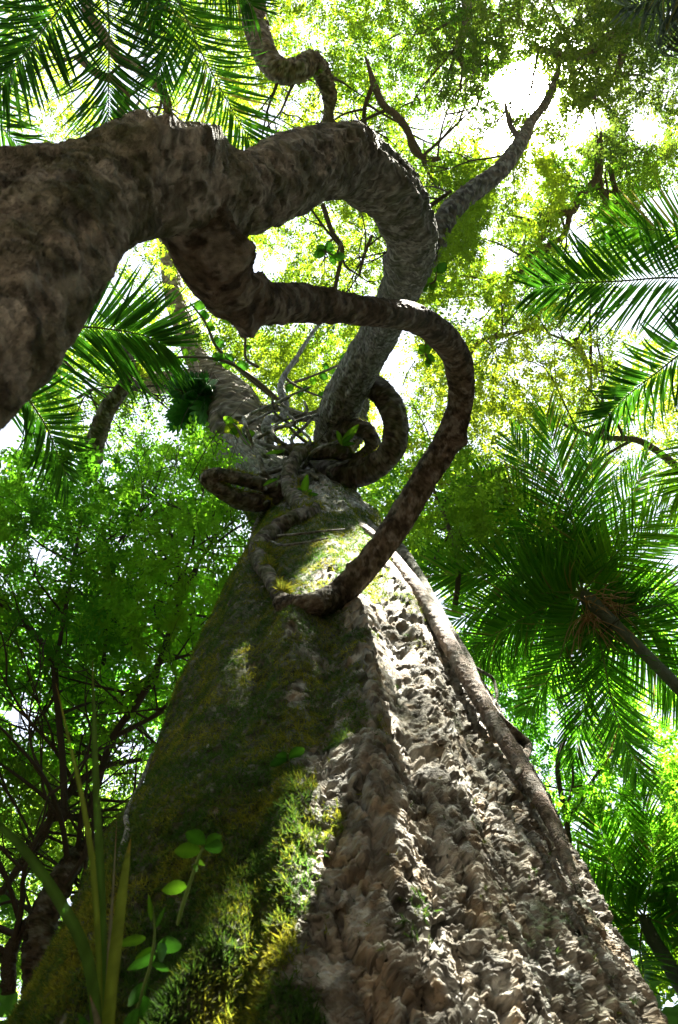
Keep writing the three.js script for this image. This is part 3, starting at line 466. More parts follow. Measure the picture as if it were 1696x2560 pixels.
canopyTree(105, 'bright tree with zigzag branch above the right palm fronds', [
  [[1390, 300, 17, 3], [1386, 360, 16.6, 9], [1382, 408, 16.4, 10], [1344, 452, 16.2, 9], [1319, 490, 16, 9], [1274, 494, 16, 8], [1244, 520, 16, 8], [1212, 505, 16, 5]],
  [[1319, 490, 16, 7], [1302, 545, 16, 7], [1230, 590, 16, 6], [1190, 655, 16.2, 4]],
  [[1384, 410, 16.4, 7], [1396, 452, 16.4, 7], [1425, 485, 16.4, 5], [1450, 470, 16.5, 3]],
  [[1410, 390, 17, 6], [1430, 450, 16.6, 6], [1448, 468, 16.6, 4]],
], [[1330, 480, 230, 190, 15, 21], [1500, 420, 160, 140, 15, 20], [1230, 660, 210, 110, 15, 21]], 9500, MID, { open: -0.05 });
canopyTree(106, 'yellow-green tree filling the background right of the vine loop', [
  [[1568, 1080, 14, 9], [1480, 1020, 14, 8], [1380, 1010, 14, 6], [1300, 980, 14, 4]],
  [[1330, 780, 15, 7], [1360, 840, 15, 7], [1400, 860, 15, 5]],
  [[1080, 830, 15, 5], [1110, 790, 15, 5], [1190, 770, 15, 4], [1240, 760, 15, 3]],
], [[1200, 840, 270, 160, 13, 20], [1090, 1010, 190, 150, 12, 19], [1450, 960, 220, 200, 14, 20], [1010, 780, 140, 120, 15, 20]], 10500, [[0.06, 0.13, 0.006], [0.2, 0.25, 0.01]], { open: -0.2 });
canopyTree(107, 'pale tree canopy seen through the upper vine loop', [
  [[745, 470, 14, 6], [770, 540, 14, 6], [790, 570, 14, 6], [780, 640, 14, 5], [770, 690, 14, 4]],
  [[860, 545, 14.5, 4], [842, 590, 14.5, 4], [830, 640, 14.5, 3]],
], [[740, 580, 240, 170, 15, 21], [660, 760, 220, 130, 14, 20], [800, 880, 200, 160, 14, 21], [640, 900, 130, 120, 14, 20]], 11500, LIME, { open: -0.22 });
canopyTree(108, 'tree with forked grey-brown limbs behind the top left palm', [
  [[190, -60, 16, 14], [205, 30, 15.8, 13], [240, 80, 15.6, 12], [275, 135, 15.5, 12], [320, 160, 15.5, 11], [355, 190, 15.5, 11], [385, 232, 15.5, 11], [386, 290, 15.6, 10], [375, 350, 15.8, 8]],
  [[180, 130, 16, 10], [225, 170, 15.8, 10], [262, 186, 15.7, 10], [292, 216, 15.6, 9], [282, 262, 15.6, 9], [265, 300, 15.6, 8]],
], [[180, 130, 280, 220, 16, 21], [400, 280, 210, 140, 16, 21], [480, 90, 150, 120, 16, 21], [330, 640, 150, 100, 16, 20]], 6500, LIME, { open: 0.0 });
canopyTree(109, 'slender brown tree leaning behind the left palm fronds', [
  [[200, 1110, 12.8, 26], [228, 1000, 12.4, 22], [250, 945, 12.2, 20], [285, 895, 12, 16], [300, 850, 12, 12], [298, 815, 12.1, 8], [285, 780, 12.3, 5]],
  [[180, 920, 12.5, 4], [205, 905, 12.4, 4], [222, 898, 12.3, 3]],
], [[330, 960, 210, 120, 13, 19], [170, 870, 170, 130, 14, 19], [330, 800, 160, 110, 14, 20]], 6000, MID, { open: -0.05 });
// the forest round the clearing, beside and behind the point of view
{
  const r = rng(444), BIG = [21, 22].map((k) => sprayGeo(k, 12, 0.9, 0.32, 0.5, false)), m = new THREE.Matrix4(), q = new THREE.Quaternion(), e = new THREE.Euler(), C = new THREE.Color();
  const words = ['ahead and far left', 'left', 'behind and left', 'behind', 'behind and right', 'right', 'ahead and far right', 'straight ahead'];
  for (let k = 0; k < 18; k++) {
    const az = (k + 0.5 * r()) / 18 * 6.2832, R = 8.5 + 4.5 * r(), base = new THREE.Vector3(Math.sin(az) * R, 0, Math.cos(az) * R - 1);
    const H = 11 + 5 * r(), pts = [0, 0.3, 0.6, 1].map((t) => [new THREE.Vector3(base.x + (r() - 0.5) * t, -0.2 + t * H, base.z + (r() - 0.5) * t), lerp(0.26, 0.06, t)]);
    let seen = false; for (let t = 0; t <= 1; t += 0.05) { const p = toPx(base.clone().setY(t * H)); if (p[2] > 0 && p[0] > -60 && p[0] < 1628 && p[1] > -60 && p[1] < 2430) seen = true; }
    const t = thing('forest_tree', 'broad-leaved forest tree round the clearing, not seen in the picture', 'tree', base, 'forest trees round the clearing');
    part(t, 'trunk', sweep(seen ? pts.slice(0, 2) : pts, 30, 14, limbDisp, null, 0.5), M.branch);
    const lists = [[], []];
    for (let n = 0; n < 1500; n++) {
      const u = r() * 2 - 1, a = r() * 6.2832, w = Math.sqrt(1 - u * u), s = 0.55 + 0.45 * r(), p = new THREE.Vector3(base.x + Math.cos(a) * w * 3.6 * s, 6.5 + u * 6 * s + (H - 12) * 0.5, base.z + Math.sin(a) * w * 3.6 * s), v = toPx(p);
      if ((v[2] > 0 && v[0] > -110 && v[0] < 1678 && v[1] > -110 && v[1] < 2480) || sunlit(p, 0.35) || p.clone().sub(EYE).normalize().dot(SUN) > 0.97) continue;
      e.set((r() - 0.5) * 1.4, r() * 6.2832, (r() - 0.5) * 1.4, 'YXZ'); const z = 0.8 + 0.5 * r(); m.compose(p.sub(base), q.setFromEuler(e), new THREE.Vector3(z, z, z));
      const g = 0.7 + 0.6 * r(); C.setRGB(0.05 * g, 0.12 * g, 0.014 * g); lists[n % 2].push([m.clone(), C.clone()]);
    }
    lists.forEach((L, j) => { if (!L.length) return; const I = new THREE.InstancedMesh(BIG[j], M.leaf, L.length); L.forEach(([a, b], i) => { I.setMatrixAt(i, a); I.setColorAt(i, b); }); I.name = 'crown'; I.userData.kind = 'stuff'; I.castShadow = I.receiveShadow = true; t.add(I); });
  }
}
// feathery understorey on the left
const FT = { shapes: FEATHER, size: 1.0, open: -0.42, mat: M.dark, shoots: 9, len: 1.3, tw: 0.02, name: 'feathery_tree' };
canopyTree(110, 'feathery green tree with slim dark forking stems left of the trunk', [
  [[200, 1900, 7.5, 9], [265, 1700, 8, 9], [322, 1620, 8.2, 9], [362, 1545, 8.4, 8], [395, 1458, 8.6, 8], [415, 1390, 8.8, 7], [410, 1285, 9, 6], [385, 1205, 9.2, 4]],
  [[415, 1390, 8.8, 6], [460, 1300, 9, 5], [505, 1235, 9.3, 4]],
  [[270, 1700, 8, 6], [340, 1665, 8, 5], [405, 1630, 8, 4]],
  [[370, 1532, 8.4, 5], [450, 1510, 8.5, 3]],
], [[390, 1330, 190, 230, 8, 12], [300, 1560, 200, 190, 8, 12], [420, 1120, 150, 110, 9, 13]], 8500, GREEN, FT);
canopyTree(111, 'feathery green tree with upright dark stems at the far left', [
  [[150, 1900, 7.2, 9], [145, 1760, 7.6, 8], [130, 1600, 8, 8], [122, 1530, 8.2, 8], [75, 1455, 8.4, 6], [45, 1420, 8.6, 5]],
  [[128, 1540, 8.2, 6], [148, 1430, 8.5, 5], [172, 1290, 9, 5], [190, 1200, 9.3, 3]],
  [[240, 1540, 9, 5], [250, 1380, 9, 5], [260, 1280, 9.3, 4], [300, 1220, 9.6, 3]],
], [[110, 1330, 230, 260, 7.5, 12], [120, 1600, 210, 220, 7.5, 12], [120, 1130, 190, 120, 8, 13], [-100, 1450, 160, 400, 8, 13]], 10500, GREEN, FT);
canopyTree(112, 'dark mossy tree with limb bending right at the lower left corner', [
  [[75, 2480, 6.2, 42], [95, 2340, 6.4, 40], [92, 2230, 6.6, 40], [98, 2130, 6.8, 36], [135, 2050, 7, 32], [172, 1990, 7.2, 26], [215, 1950, 7.4, 20], [262, 1925, 7.6, 15], [330, 1880, 8, 9]],
  [[20, 2300, 6.5, 18], [25, 2200, 6.7, 18], [50, 2150, 6.8, 12], [85, 2110, 6.9, 10]],
  [[0, 2070, 7, 9], [75, 1958, 7.3, 9], [125, 1885, 7.5, 9], [165, 1828, 7.7, 9], [225, 1778, 8, 8], [330, 1755, 8.5, 5]],
  [[60, 1990, 7.3, 8], [105, 1930, 7.4, 6], [118, 1850, 7.5, 5]],
  [[165, 2078, 7, 8], [195, 2068, 7, 8], [222, 2060, 7, 6]],
], [[120, 1850, 230, 190, 8, 13], [60, 2080, 140, 200, 9, 14], [240, 1960, 120, 130, 9, 14], [40, 2300, 120, 120, 10, 15]], 7500, [[0.04, 0.12, 0.012], [0.16, 0.26, 0.02]], { shapes: FEATHER, size: 1.1, open: -0.15, shoots: 6, len: 1.4, tw: 0.03, name: 'feathery_tree' });
canopyTree(113, 'bushy green tree between the vine loop and the right palm crown', [
  [[1050, 1420, 11, 7], [1060, 1300, 11.2, 6], [1030, 1200, 11.5, 5], [1000, 1130, 12, 3]],
], [[1020, 1170, 150, 150, 10, 15], [1130, 1250, 170, 150, 11, 16], [900, 1130, 70, 80, 11, 15]], 5000, [[0.06, 0.17, 0.008], [0.18, 0.31, 0.012]], { shapes: FEATHER, size: 1.15, open: -0.4, name: 'feathery_tree' });
canopyTree(114, 'dense green tree behind the right palm and beside the trunk', [
  [[1330, 2100, 10, 8], [1310, 1900, 10.5, 7], [1290, 1760, 11, 6], [1340, 1640, 11.5, 4]],
  [[1310, 1900, 10.5, 5], [1380, 1790, 11, 4], [1440, 1700, 11.5, 3]],
], [[1250, 1620, 210, 210, 11, 16], [1400, 1860, 220, 200, 10, 16], [1180, 1500, 150, 160, 12, 17], [1480, 1520, 160, 200, 12, 17]], 9500, GREEN, { shapes: FEATHER, size: 1.15, open: -0.3, name: 'feathery_tree' });
canopyTree(115, 'sparse pale green tree at the lower right corner behind the low palm', [
  [[1620, 2420, 11, 10], [1580, 2200, 11.5, 8], [1530, 2080, 12, 6], [1560, 1960, 12.5, 4]],
], [[1480, 2120, 180, 200, 11, 17], [1560, 2300, 140, 140, 10, 16], [1580, 1880, 140, 160, 12, 17]], 5500, MID, { shapes: FEATHER, size: 1.15, open: -0.05, name: 'feathery_tree' });

// ---------------------------------------------------------------- palms
const LEAFLET = [0.06, 0.16, 0.3].map((d) => bladeShape(5, 0.042, 0.6, d, strap));
const LEAFGEO = LEAFLET.map(asGeo);
const PALM = [[0.05, 0.18, 0.006], [0.11, 0.29, 0.01]];
function frond(tree, P, len, n, opt = {}) { // P: px points from base to tip
  const r = rng(opt.seed ?? 1), Q = P.map(([x, y, d], k) => [at(x, y, d), lerp(0.016, 0.003, k / (P.length - 1)) * (opt.thick ?? 1)]), f = curve(Q), holder = new THREE.Group(), b = new Buf(), pal = opt.pal ?? PALM;
  holder.name = 'frond'; holder.position.copy(Q[0][0]).sub(tree.position); tree.add(holder);
  part(holder, 'rachis', sweep(Q, 40, 8, null, null, 0.5), M.rachis);
  const Nn = (opt.normal ?? new THREE.Vector3(0, 1, 0)).clone(), m = new THREE.Matrix4(), base = Q[0][0];
  for (let k = 0; k < n; k++) for (const s of [-1, 1]) {
    const t = 0.06 + 0.93 * (k + 0.5 * r()) / n, p = f(t)[0], T = f(Math.min(1, t + 0.01))[0].sub(f(Math.max(0, t - 0.01))[0]).normalize();
    const N = Nn.clone().addScaledVector(T, -Nn.dot(T)).normalize(), S = new THREE.Vector3().crossVectors(T, N).multiplyScalar(s);
    const sw = lerp(1.25, 0.4, t) + (r() - 0.5) * 0.12, L = len * (0.35 + 0.65 * Math.sin(Math.PI * Math.min(1, 0.18 + 0.78 * t)) ** 0.8) * (0.85 + 0.25 * r()) * (r() < 0.04 ? 0.5 : 1);
    const lift = (opt.lift ?? 0.15) + (r() - 0.5) * 0.3 - (r() < 0.06 ? 0.5 : 0), X = T.clone().multiplyScalar(Math.cos(sw)).addScaledVector(S, Math.sin(sw)).addScaledVector(N, lift).normalize(), Z = new THREE.Vector3().crossVectors(X, N).normalize(), Y = new THREE.Vector3().crossVectors(Z, X);
    const v = Math.min(2, Math.floor(r() * 3)), wid = L * (opt.wide ?? 1) * Math.min(1.3, 0.5 / L + 0.3);
    m.makeBasis(X, Y, Z).scale(new THREE.Vector3(L, L * (opt.droop ?? 1), wid)).setPosition(p.sub(base));
    if (opt.single) { const q = new THREE.Mesh(LEAFGEO[v], (opt.mats ?? M.frondSingle)[Math.floor(r() * 3)]); q.name = 'leaflet'; q.applyMatrix4(m); q.castShadow = q.receiveShadow = true; holder.add(q); }
    else { const g = 0.65 + 0.7 * r(), w = r(), old = r() < 0.05; b.leaf(LEAFLET[v], m, [0, 1, 2].map((c) => (old ? [0.22, 0.2, 0.04][c] : lerp(pal[0][c], pal[1][c], w)) * g)); }
  }
  if (!opt.single) { const q = new THREE.Mesh(b.geo(), M.frond); q.name = 'leaflets'; q.userData.kind = 'stuff'; q.castShadow = q.receiveShadow = true; holder.add(q); }
}
const ringed = (s, a, r) => r * (0.05 * ss(0.8, 1, Math.sin(s * 28)) + 0.04 * fbm(Math.cos(a), Math.sin(a), s * 5, 2));
function palm(label, trunk, name = 'palm_tree') { const q = px(trunk), t = thing(name, label, 'palm', q[0][0]); part(t, 'trunk', sweep(q, 120, 20, ringed, null), M.palmStem); return t; }

const palmA = palm('large palm with its whole crown spread at right of the trunk', [[2250, 2240, 8.6, 34], [1900, 1890, 9.5, 22], [1640, 1660, 10.2, 17], [1520, 1540, 10.6, 14], [1440, 1460, 10.9, 13], [1400, 1422, 11.1, 15], [1372, 1396, 11.25, 18], [1350, 1376, 11.45, 16], [1338, 1364, 11.7, 8]]);
{
  const c = [1345, 1372, 11.4], d = c[2];
  const list = [ // tip end, middle, depth change
    [[1335, 1250], [1300, 1120], [1262, 955], 0.3], [[1290, 1290], [1200, 1180], [1110, 1110], 0.5], [[1250, 1335], [1120, 1330], [955, 1330], -0.4], [[1270, 1400], [1190, 1440], [1085, 1500], -0.9],
    [[1320, 1440], [1285, 1540], [1215, 1650], -1.2], [[1385, 1480], [1420, 1640], [1480, 1800], -1.6], [[1420, 1440], [1520, 1540], [1610, 1680], -1.2], [[1430, 1330], [1530, 1240], [1640, 1170], 0.3],
    [[1440, 1380], [1540, 1380], [1660, 1430], -0.3], [[1390, 1290], [1450, 1160], [1500, 1060], 0.8], [[1350, 1260], [1370, 1130], [1360, 1010], 0.9], [[1275, 1370], [1140, 1400], [1010, 1455], -0.9],
  ];
  list.forEach(([a, b, e, dd], k) => frond(palmA, [[...c.slice(0, 2), d], [...a, d + dd * 0.2], [...b, d + dd * 0.55], [...e, d + dd]], 0.92 - 0.02 * k, 74, { seed: 300 + k, thick: 1.3, droop: 1.3 }));
  // older and hidden fronds behind, one yellow-lime with backlit glow put into its palette
  [[[1310, 1300], [1215, 1230], [1075, 1215], 1.2], [[1290, 1390], [1150, 1480], [1060, 1600], -0.6], [[1360, 1470], [1350, 1600], [1330, 1760], -1.0], [[1410, 1410], [1500, 1440], [1640, 1560], -0.6], [[1300, 1270], [1250, 1130], [1180, 1010], 1.2], [[1260, 1350], [1110, 1300], [930, 1270], 0.9]].forEach(([a, b, e, dd], k) => frond(palmA, [[...c.slice(0, 2), d], [...a, d + 0.1], [...b, d + dd * 0.6], [...e, d + dd]], 0.85, 70, { seed: 320 + k, droop: 1.6, pal: [[0.035, 0.13, 0.006], [0.07, 0.2, 0.008]] }));
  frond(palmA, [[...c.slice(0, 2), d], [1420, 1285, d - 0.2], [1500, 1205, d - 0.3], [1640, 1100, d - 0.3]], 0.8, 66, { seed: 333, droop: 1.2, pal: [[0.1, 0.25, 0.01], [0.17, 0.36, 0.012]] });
  const r = rng(61), b = []; // hanging flower stalks below the crown
  for (let k = 0; k < 70; k++) { const p = at(1345 + r() * 70, 1375 + r() * 60, 11.2), q = p.clone().add(new THREE.Vector3((r() - 0.5) * 0.9, -0.25 - 0.5 * r(), (r() - 0.5) * 0.9)), mid = p.clone().lerp(q, 0.5).add(new THREE.Vector3(0, 0.14, 0)); b.push(sweep([[p, 0.008], [mid, 0.007], [q, 0.003]], 6, 4, null, null, 0)); }
  part(palmA, 'flower_stalks', merge(b), M.fibre);
}
const palmB = palm('low palm with sprawling fronds at the lower right edge', [[1950, 2900, 8, 26], [1700, 2480, 9, 22], [1600, 2320, 9.6, 19], [1540, 2220, 10, 17], [1500, 2150, 10.3, 15], [1488, 2120, 10.4, 12]]);
[[[1500, 2060], [1510, 1960], [1480, 1830], 0], [[1440, 2050], [1400, 1950], [1370, 1870], 0.3], [[1420, 2100], [1370, 2060], [1290, 1960], -0.2], [[1430, 2160], [1400, 2210], [1380, 2260], -1], [[1480, 2190], [1490, 2260], [1500, 2340], -1.2], [[1540, 2100], [1580, 2040], [1640, 1960], 0], [[1550, 2140], [1600, 2140], [1680, 2190], -0.5]]
  .forEach(([a, b, e, dd], k) => frond(palmB, [[1488, 2118, 10.4], [...a, 10.4 + dd * 0.2], [...b, 10.4 + dd * 0.6], [...e, 10.4 + dd]], 0.62, 56, { seed: 340 + k, droop: 1.4 }));
const palmC = palm('palm at the right edge with broad fronds reaching left under the canopy', [[2300, 1300, 7.4, 40], [2050, 1050, 7.9, 34], [1900, 860, 8.3, 30], [1830, 760, 8.5, 26]]);
frond(palmC, [[1830, 745, 8.5], [1680, 660, 8.4], [1560, 642, 8.2], [1430, 650, 8.0], [1320, 655, 7.8], [1235, 668, 7.6]], 0.82, 70, { seed: 361, single: true, droop: 1.0, wide: 1.1 });
frond(palmC, [[1830, 760, 8.5], [1700, 760, 8.3], [1600, 800, 8.1], [1520, 860, 7.9], [1450, 915, 7.7], [1385, 985, 7.5]], 0.72, 66, { seed: 362, single: true, droop: 1.4, wide: 1.15 });
frond(palmC, [[1830, 740, 8.6], [1720, 590, 8.8], [1620, 545, 8.9], [1500, 530, 8.9], [1400, 520, 8.8]], 0.75, 60, { seed: 363, droop: 1.0 });
frond(palmC, [[1830, 770, 8.6], [1740, 900, 8.8], [1640, 1060, 8.8], [1560, 1150, 8.6]], 0.8, 60, { seed: 364, droop: 1.2, pal: [[0.1, 0.25, 0.01], [0.17, 0.36, 0.012]] });  // yellower palette carries the glow of backlit leaflets
const palmD = palm('palm whose dark drooping fronds fill the top left corner', [[-900, 700, 7, 50], [-500, 200, 8, 42], [-200, -150, 9, 36], [60, -330, 9.6, 30]]);
const DARKS = [leafMat(0.02, 0.08, 0.005, 0.4, 0.8), leafMat(0.035, 0.12, 0.006, 0.4, 0.8), leafMat(0.015, 0.06, 0.004, 0.35, 0.8)];
frond(palmD, [[90, -330, 9.6], [200, -130, 9.0], [170, -30, 8.6], [100, 70, 8.3], [30, 160, 8.0], [-30, 235, 7.8]], 0.95, 74, { seed: 371, mats: DARKS, single: true, wide: 1.0 });
frond(palmD, [[90, -330, 9.6], [220, -150, 9.2], [250, 20, 8.8], [252, 140, 8.5], [251, 240, 8.3], [250, 330, 8.1]], 0.95, 74, { seed: 372, mats: DARKS, single: true, wide: 1.0 });
frond(palmD, [[90, -330, 9.6], [300, -160, 9.4], [405, -10, 9.1], [465, 120, 8.8], [535, 250, 8.5], [625, 400, 8.3]], 0.95, 84, { seed: 373, pal: [[0.03, 0.11, 0.005], [0.06, 0.2, 0.008]], wide: 1.0 });
frond(palmD, [[90, -330, 9.6], [300, -230, 9.6], [480, -90, 9.4], [590, 20, 9.2]], 0.9, 60, { seed: 374, pal: [[0.018, 0.07, 0.004], [0.04, 0.125, 0.006]] });
frond(palmD, [[90, -330, 9.6], [-60, -100, 9.2], [-40, 100, 8.8], [-20, 260, 8.4], [60, 350, 8.2]], 0.9, 60, { seed: 375, pal: [[0.018, 0.07, 0.004], [0.04, 0.125, 0.006]] });
frond(palmD, [[90, -330, 9.6], [330, -240, 9.8], [330, -60, 9.5], [360, 60, 9.2]], 0.9, 60, { seed: 376, pal: [[0.018, 0.07, 0.004], [0.04, 0.125, 0.006]] });
frond(palmD, [[90, -330, 9.6], [120, -120, 9.7], [60, 0, 9.5], [20, 110, 9.2], [-60, 160, 9]], 0.9, 66, { seed: 377, pal: [[0.018, 0.07, 0.004], [0.04, 0.125, 0.006]] });
frond(palmD, [[90, -330, 9.6], [260, -200, 9.9], [380, -40, 9.8], [390, 90, 9.6], [360, 190, 9.4]], 0.85, 66, { seed: 378, pal: [[0.018, 0.07, 0.004], [0.04, 0.125, 0.006]] });
const palmE = palm('palm behind the thick vine with two fronds showing at left', [[-700, 1500, 6.6, 42], [-350, 1240, 7.2, 36], [-120, 1020, 7.8, 32], [-40, 920, 8.1, 26]]);
frond(palmE, [[-40, 900, 8.1], [80, 800, 8.1], [180, 758, 8.0], [260, 762, 7.9], [330, 775, 7.8], [385, 800, 7.7]], 0.95, 62, { seed: 381, single: true, wide: 1.15, droop: 1.4 });
frond(palmE, [[-40, 920, 8.1], [40, 905, 8.0], [95, 965, 7.8], [130, 1040, 7.6], [158, 1110, 7.4]], 0.62, 52, { seed: 382, single: true, wide: 1.2 });
const palmF = palm('palm leaning in at the top right corner with folded grey fronds', [[2300, 300, 7.5, 40], [2000, 50, 8, 34], [1800, -120, 8.4, 28]]);
frond(palmF, [[1800, -130, 8.4], [1650, -70, 8.2], [1540, -10, 8.0], [1440, 15, 7.9]], 0.85, 60, { seed: 391, lift: -0.3, droop: 1.8, pal: [[0.06, 0.09, 0.05], [0.12, 0.15, 0.1]] });
frond(palmF, [[1800, -110, 8.4], [1680, -40, 8.0], [1580, 50, 7.7], [1520, 120, 7.5]], 0.9, 60, { seed: 392, lift: -0.5, droop: 2.2, pal: [[0.05, 0.08, 0.04], [0.1, 0.12, 0.07]] });

// ---------------------------------------------------------------- small plants
const veined = (s) => { // paler midrib, darker blade, a little browning at the tip
  const b = new Buf(); b.leaf(s, new THREE.Matrix4(), [1, 1, 1]);
  for (let k = 0; k < b.c.length / 3; k++) { const t = s.u[k * 2], mid = s.u[k * 2 + 1] === 0.5 ? 1.45 : 0.85 + 0.2 * N3(t * 9, k % 3, s.p.length), tip = ss(0.88, 1, t); b.c[k * 3] = mid * (1 + 0.6 * tip); b.c[k * 3 + 1] = mid * (1 - 0.25 * tip); b.c[k * 3 + 2] = mid; }
  return b.geo();
};
const OVAL = veined(bladeShape(12, 0.55, 0.25, 0.22, oval)), NARROW = veined(bladeShape(12, 0.26, 0.3, 0.25, oval));
function leafOn(parent, geo, m, base, tip, wide, facing) { // a leaf from base to tip, turned to face along a direction
  const X = tip.clone().sub(base), L = X.length(); X.normalize(); const Y = facing.clone().addScaledVector(X, -facing.dot(X)).normalize(), Z = new THREE.Vector3().crossVectors(X, Y);
  const o = new THREE.Mesh(geo, m); o.name = 'leaf'; o.matrixAutoUpdate = true; o.applyMatrix4(new THREE.Matrix4().makeBasis(X, Y, Z).scale(new THREE.Vector3(L, L, L * wide)).setPosition(base.clone().sub(parent.position)));
  o.castShadow = o.receiveShadow = true; parent.add(o); return o;
}
const stemMat = new THREE.MeshStandardMaterial({ color: new THREE.Color(0.12, 0.2, 0.04), roughness: 0.7 });
const twigMat = new THREE.MeshStandardMaterial({ color: new THREE.Color(0.1, 0.075, 0.05), roughness: 0.9 });
{
  const d = 1.42, t = thing('leafy_shoot', 'young green shoot with glossy oval leaves in front of the lower trunk', 'plant', at(410, 2140, d));
  part(t, 'stem', sweep(px([[410, 2140, d, 5], [425, 2085, d, 5], [445, 2025, d, 4.5], [458, 1985, d, 4], [470, 1960, d, 3]]), 40, 8, null, null), stemMat);
  const up = ray(450, 1970).addScaledVector(SUN, 0.5);
  for (const [a, b, w, k] of [[[465, 1968], [398, 1962], 1.0, 0], [[474, 1952], [427, 1914], 0.95, 1], [[474, 1955], [520, 1922], 0.7, 1], [[472, 1962], [524, 1945], 1.05, 2], [[458, 2000], [445, 2014], 1.2, 0], [[460, 1998], [477, 1990], 0.9, 0], [[433, 2050], [370, 2054], 0.95, 0]]) leafOn(t, OVAL, M.young[k], at(...a, d), at(...b, d - 0.02), w, up);
}
{
  const d = 1.3, t = thing('leafy_shoot', 'low tangle of pointed green leaves at the foot of the oval-leaved shoot', 'plant', at(300, 2400, d));
  part(t, 'stem', sweep(px([[300, 2400, d, 4], [330, 2290, d, 4], [350, 2220, d, 4], [358, 2150, d, 3], [352, 2090, d, 2]]), 40, 8, null, null), stemMat);
  const up = ray(350, 2200).addScaledVector(SUN, 0.5), r = rng(5);
  for (const [a, b, w, k] of [[[338, 2168], [276, 2180], 1.3, 0], [[350, 2130], [346, 2068], 0.8, 0], [[360, 2145], [380, 2100], 0.9, 1], [[355, 2190], [310, 2215], 1.2, 0], [[360, 2200], [440, 2160], 1.2, 2], [[360, 2210], [300, 2235], 1.5, 2], [[365, 2180], [390, 2230], 1.5, 2], [[350, 2230], [400, 2240], 1.2, 2], [[340, 2270], [290, 2330], 1.6, 2], [[330, 2300], [345, 2367], 1.8, 2], [[320, 2330], [280, 2400], 1.6, 2]]) leafOn(t, NARROW, M.young[k], at(...a, d + (r() - 0.5) * 0.05), at(...b, d + (r() - 0.5) * 0.08), w, up);
}
{
  const t = thing('strap_plant', 'strap-leaved plant with long upright blades at the lower left', 'plant', at(235, 2440, 1.15));
  const blade = (P, w, mat) => { // a folded ribbon along px points
    const c = new THREE.CatmullRomCurve3(P.map((q) => at(q[0], q[1], q[2] - 0.15))), b = new Buf(), n = 40, view = EYE;
    for (let k = 0; k <= n; k++) { const p = c.getPoint(k / n), T = c.getTangent(k / n), V = p.clone().sub(view).normalize(), S = new THREE.Vector3().crossVectors(T, V).normalize(), h = w * 0.9 / FPX * Math.max(0.06, Math.min(1, 1.15 * (1 - (k / n) ** 2.5)));
      const mid = p.clone().addScaledVector(V, h * 0.9); b.p.push(...p.clone().addScaledVector(S, -h).toArray(), ...mid.toArray(), ...p.clone().addScaledVector(S, h).toArray()); b.u.push(0, k, 0.5, k, 1, k); for (const e of [0.9, 1.35, 1.05]) { const q = e * (0.85 + 0.5 * fbm(k * 0.25, w, e * 9, 3)), y = ss(0.8, 1, k / n); b.c.push(q * (1 + 0.9 * y), q * (1 - 0.1 * y), q); }
      if (k) { const q = (k - 1) * 3; b.i.push(q, q + 1, q + 3, q + 1, q + 4, q + 3, q + 1, q + 2, q + 4, q + 2, q + 5, q + 4); } }
    part(t, 'blade', b.geo(), mat);
  };
  const G = leafMat(0.09, 0.2, 0.03, 0.35, 0.5, true), Y = leafMat(0.22, 0.32, 0.04, 0.4, 0.5, true), S = leafMat(0.2, 0.2, 0.13, 0.3, 0.7, true);
  blade([[228, 2440, 1.3], [215, 2280, 1.3], [190, 2180, 1.29], [130, 2070, 1.27], [60, 1970, 1.24], [-30, 1880, 1.2], [-120, 1810, 1.15]], 17, G);
  blade([[238, 2440, 1.32], [238, 2250, 1.34], [234, 2050, 1.36], [222, 1800, 1.4], [217, 1640, 1.45], [214, 1520, 1.5]], 13, G);
  blade([[232, 2440, 1.31], [228, 2200, 1.33], [212, 1980, 1.36], [185, 1820, 1.4], [155, 1690, 1.44], [130, 1580, 1.48]], 9, Y);
  blade([[245, 2440, 1.3], [258, 2280, 1.3], [275, 2130, 1.31], [292, 2000, 1.32], [302, 1940, 1.33]], 18, Y);
  blade([[240, 2440, 1.32], [252, 2200, 1.34], [262, 2050, 1.36], [270, 1900, 1.38]], 5, S);
  blade([[215, 2440, 1.28], [200, 2380, 1.27], [180, 2340, 1.26]], 14, M.young[2]); blade([[240, 2440, 1.28], [225, 2360, 1.27], [208, 2300, 1.26]], 10, S);
}
{ // seedling rooted in the moss
  const h = trunkHit(662, 1758), t = thing('seedling', 'small three-leaved seedling growing from the moss on the trunk', 'plant', h);
  const d = toPx(h)[2] - 0.06; part(t, 'stem', sweep([[h, 0.006], [at(664, 1750, d), 0.005], [at(666, 1742, d - 0.02), 0.003]], 12, 6, null, null), stemMat);
  for (const [b, k] of [[[714, 1718], 1], [[630, 1736], 1], [[612, 1768], 2]]) leafOn(t, NARROW, M.young[k], at(668, 1752, d), at(...b, d - 0.05), 1.2, ray(660, 1750).addScaledVector(SUN, 0.5));
}
// twigs of round leaves that spring from the tangle
const ROUND = veined(bladeShape(8, 0.75, 0.15, 0.1, oval));
function twig(label, P, leaves, L, seed, mats = M.young, name = 'leafy_twig') {
  const q = px(P.map(([x, y, d, r]) => [x, y, d >= 7 ? d * 1.32 : d, r])), t = thing(name, label, 'twig', q[0][0]), r = rng(seed), f = curve(q); part(t, 'stem', sweep(q, 50, 8, wrinkle(0.4), null), twigMat);
  for (let k = 0; k < leaves; k++) { const p = f(Math.min(0.999, 0.3 + 0.7 * (k + r() * 0.6) / leaves))[0], a = r() * 6.28, e = p.clone().add(new THREE.Vector3(Math.cos(a), (r() - 0.6) * 0.6, Math.sin(a)).multiplyScalar(L * (0.7 + 0.6 * r()))); leafOn(t, ROUND, mats[Math.floor(r() * mats.length)], p, e, 1, new THREE.Vector3((r() - 0.5) * 0.8, 1, (r() - 0.5) * 0.8)); }
}
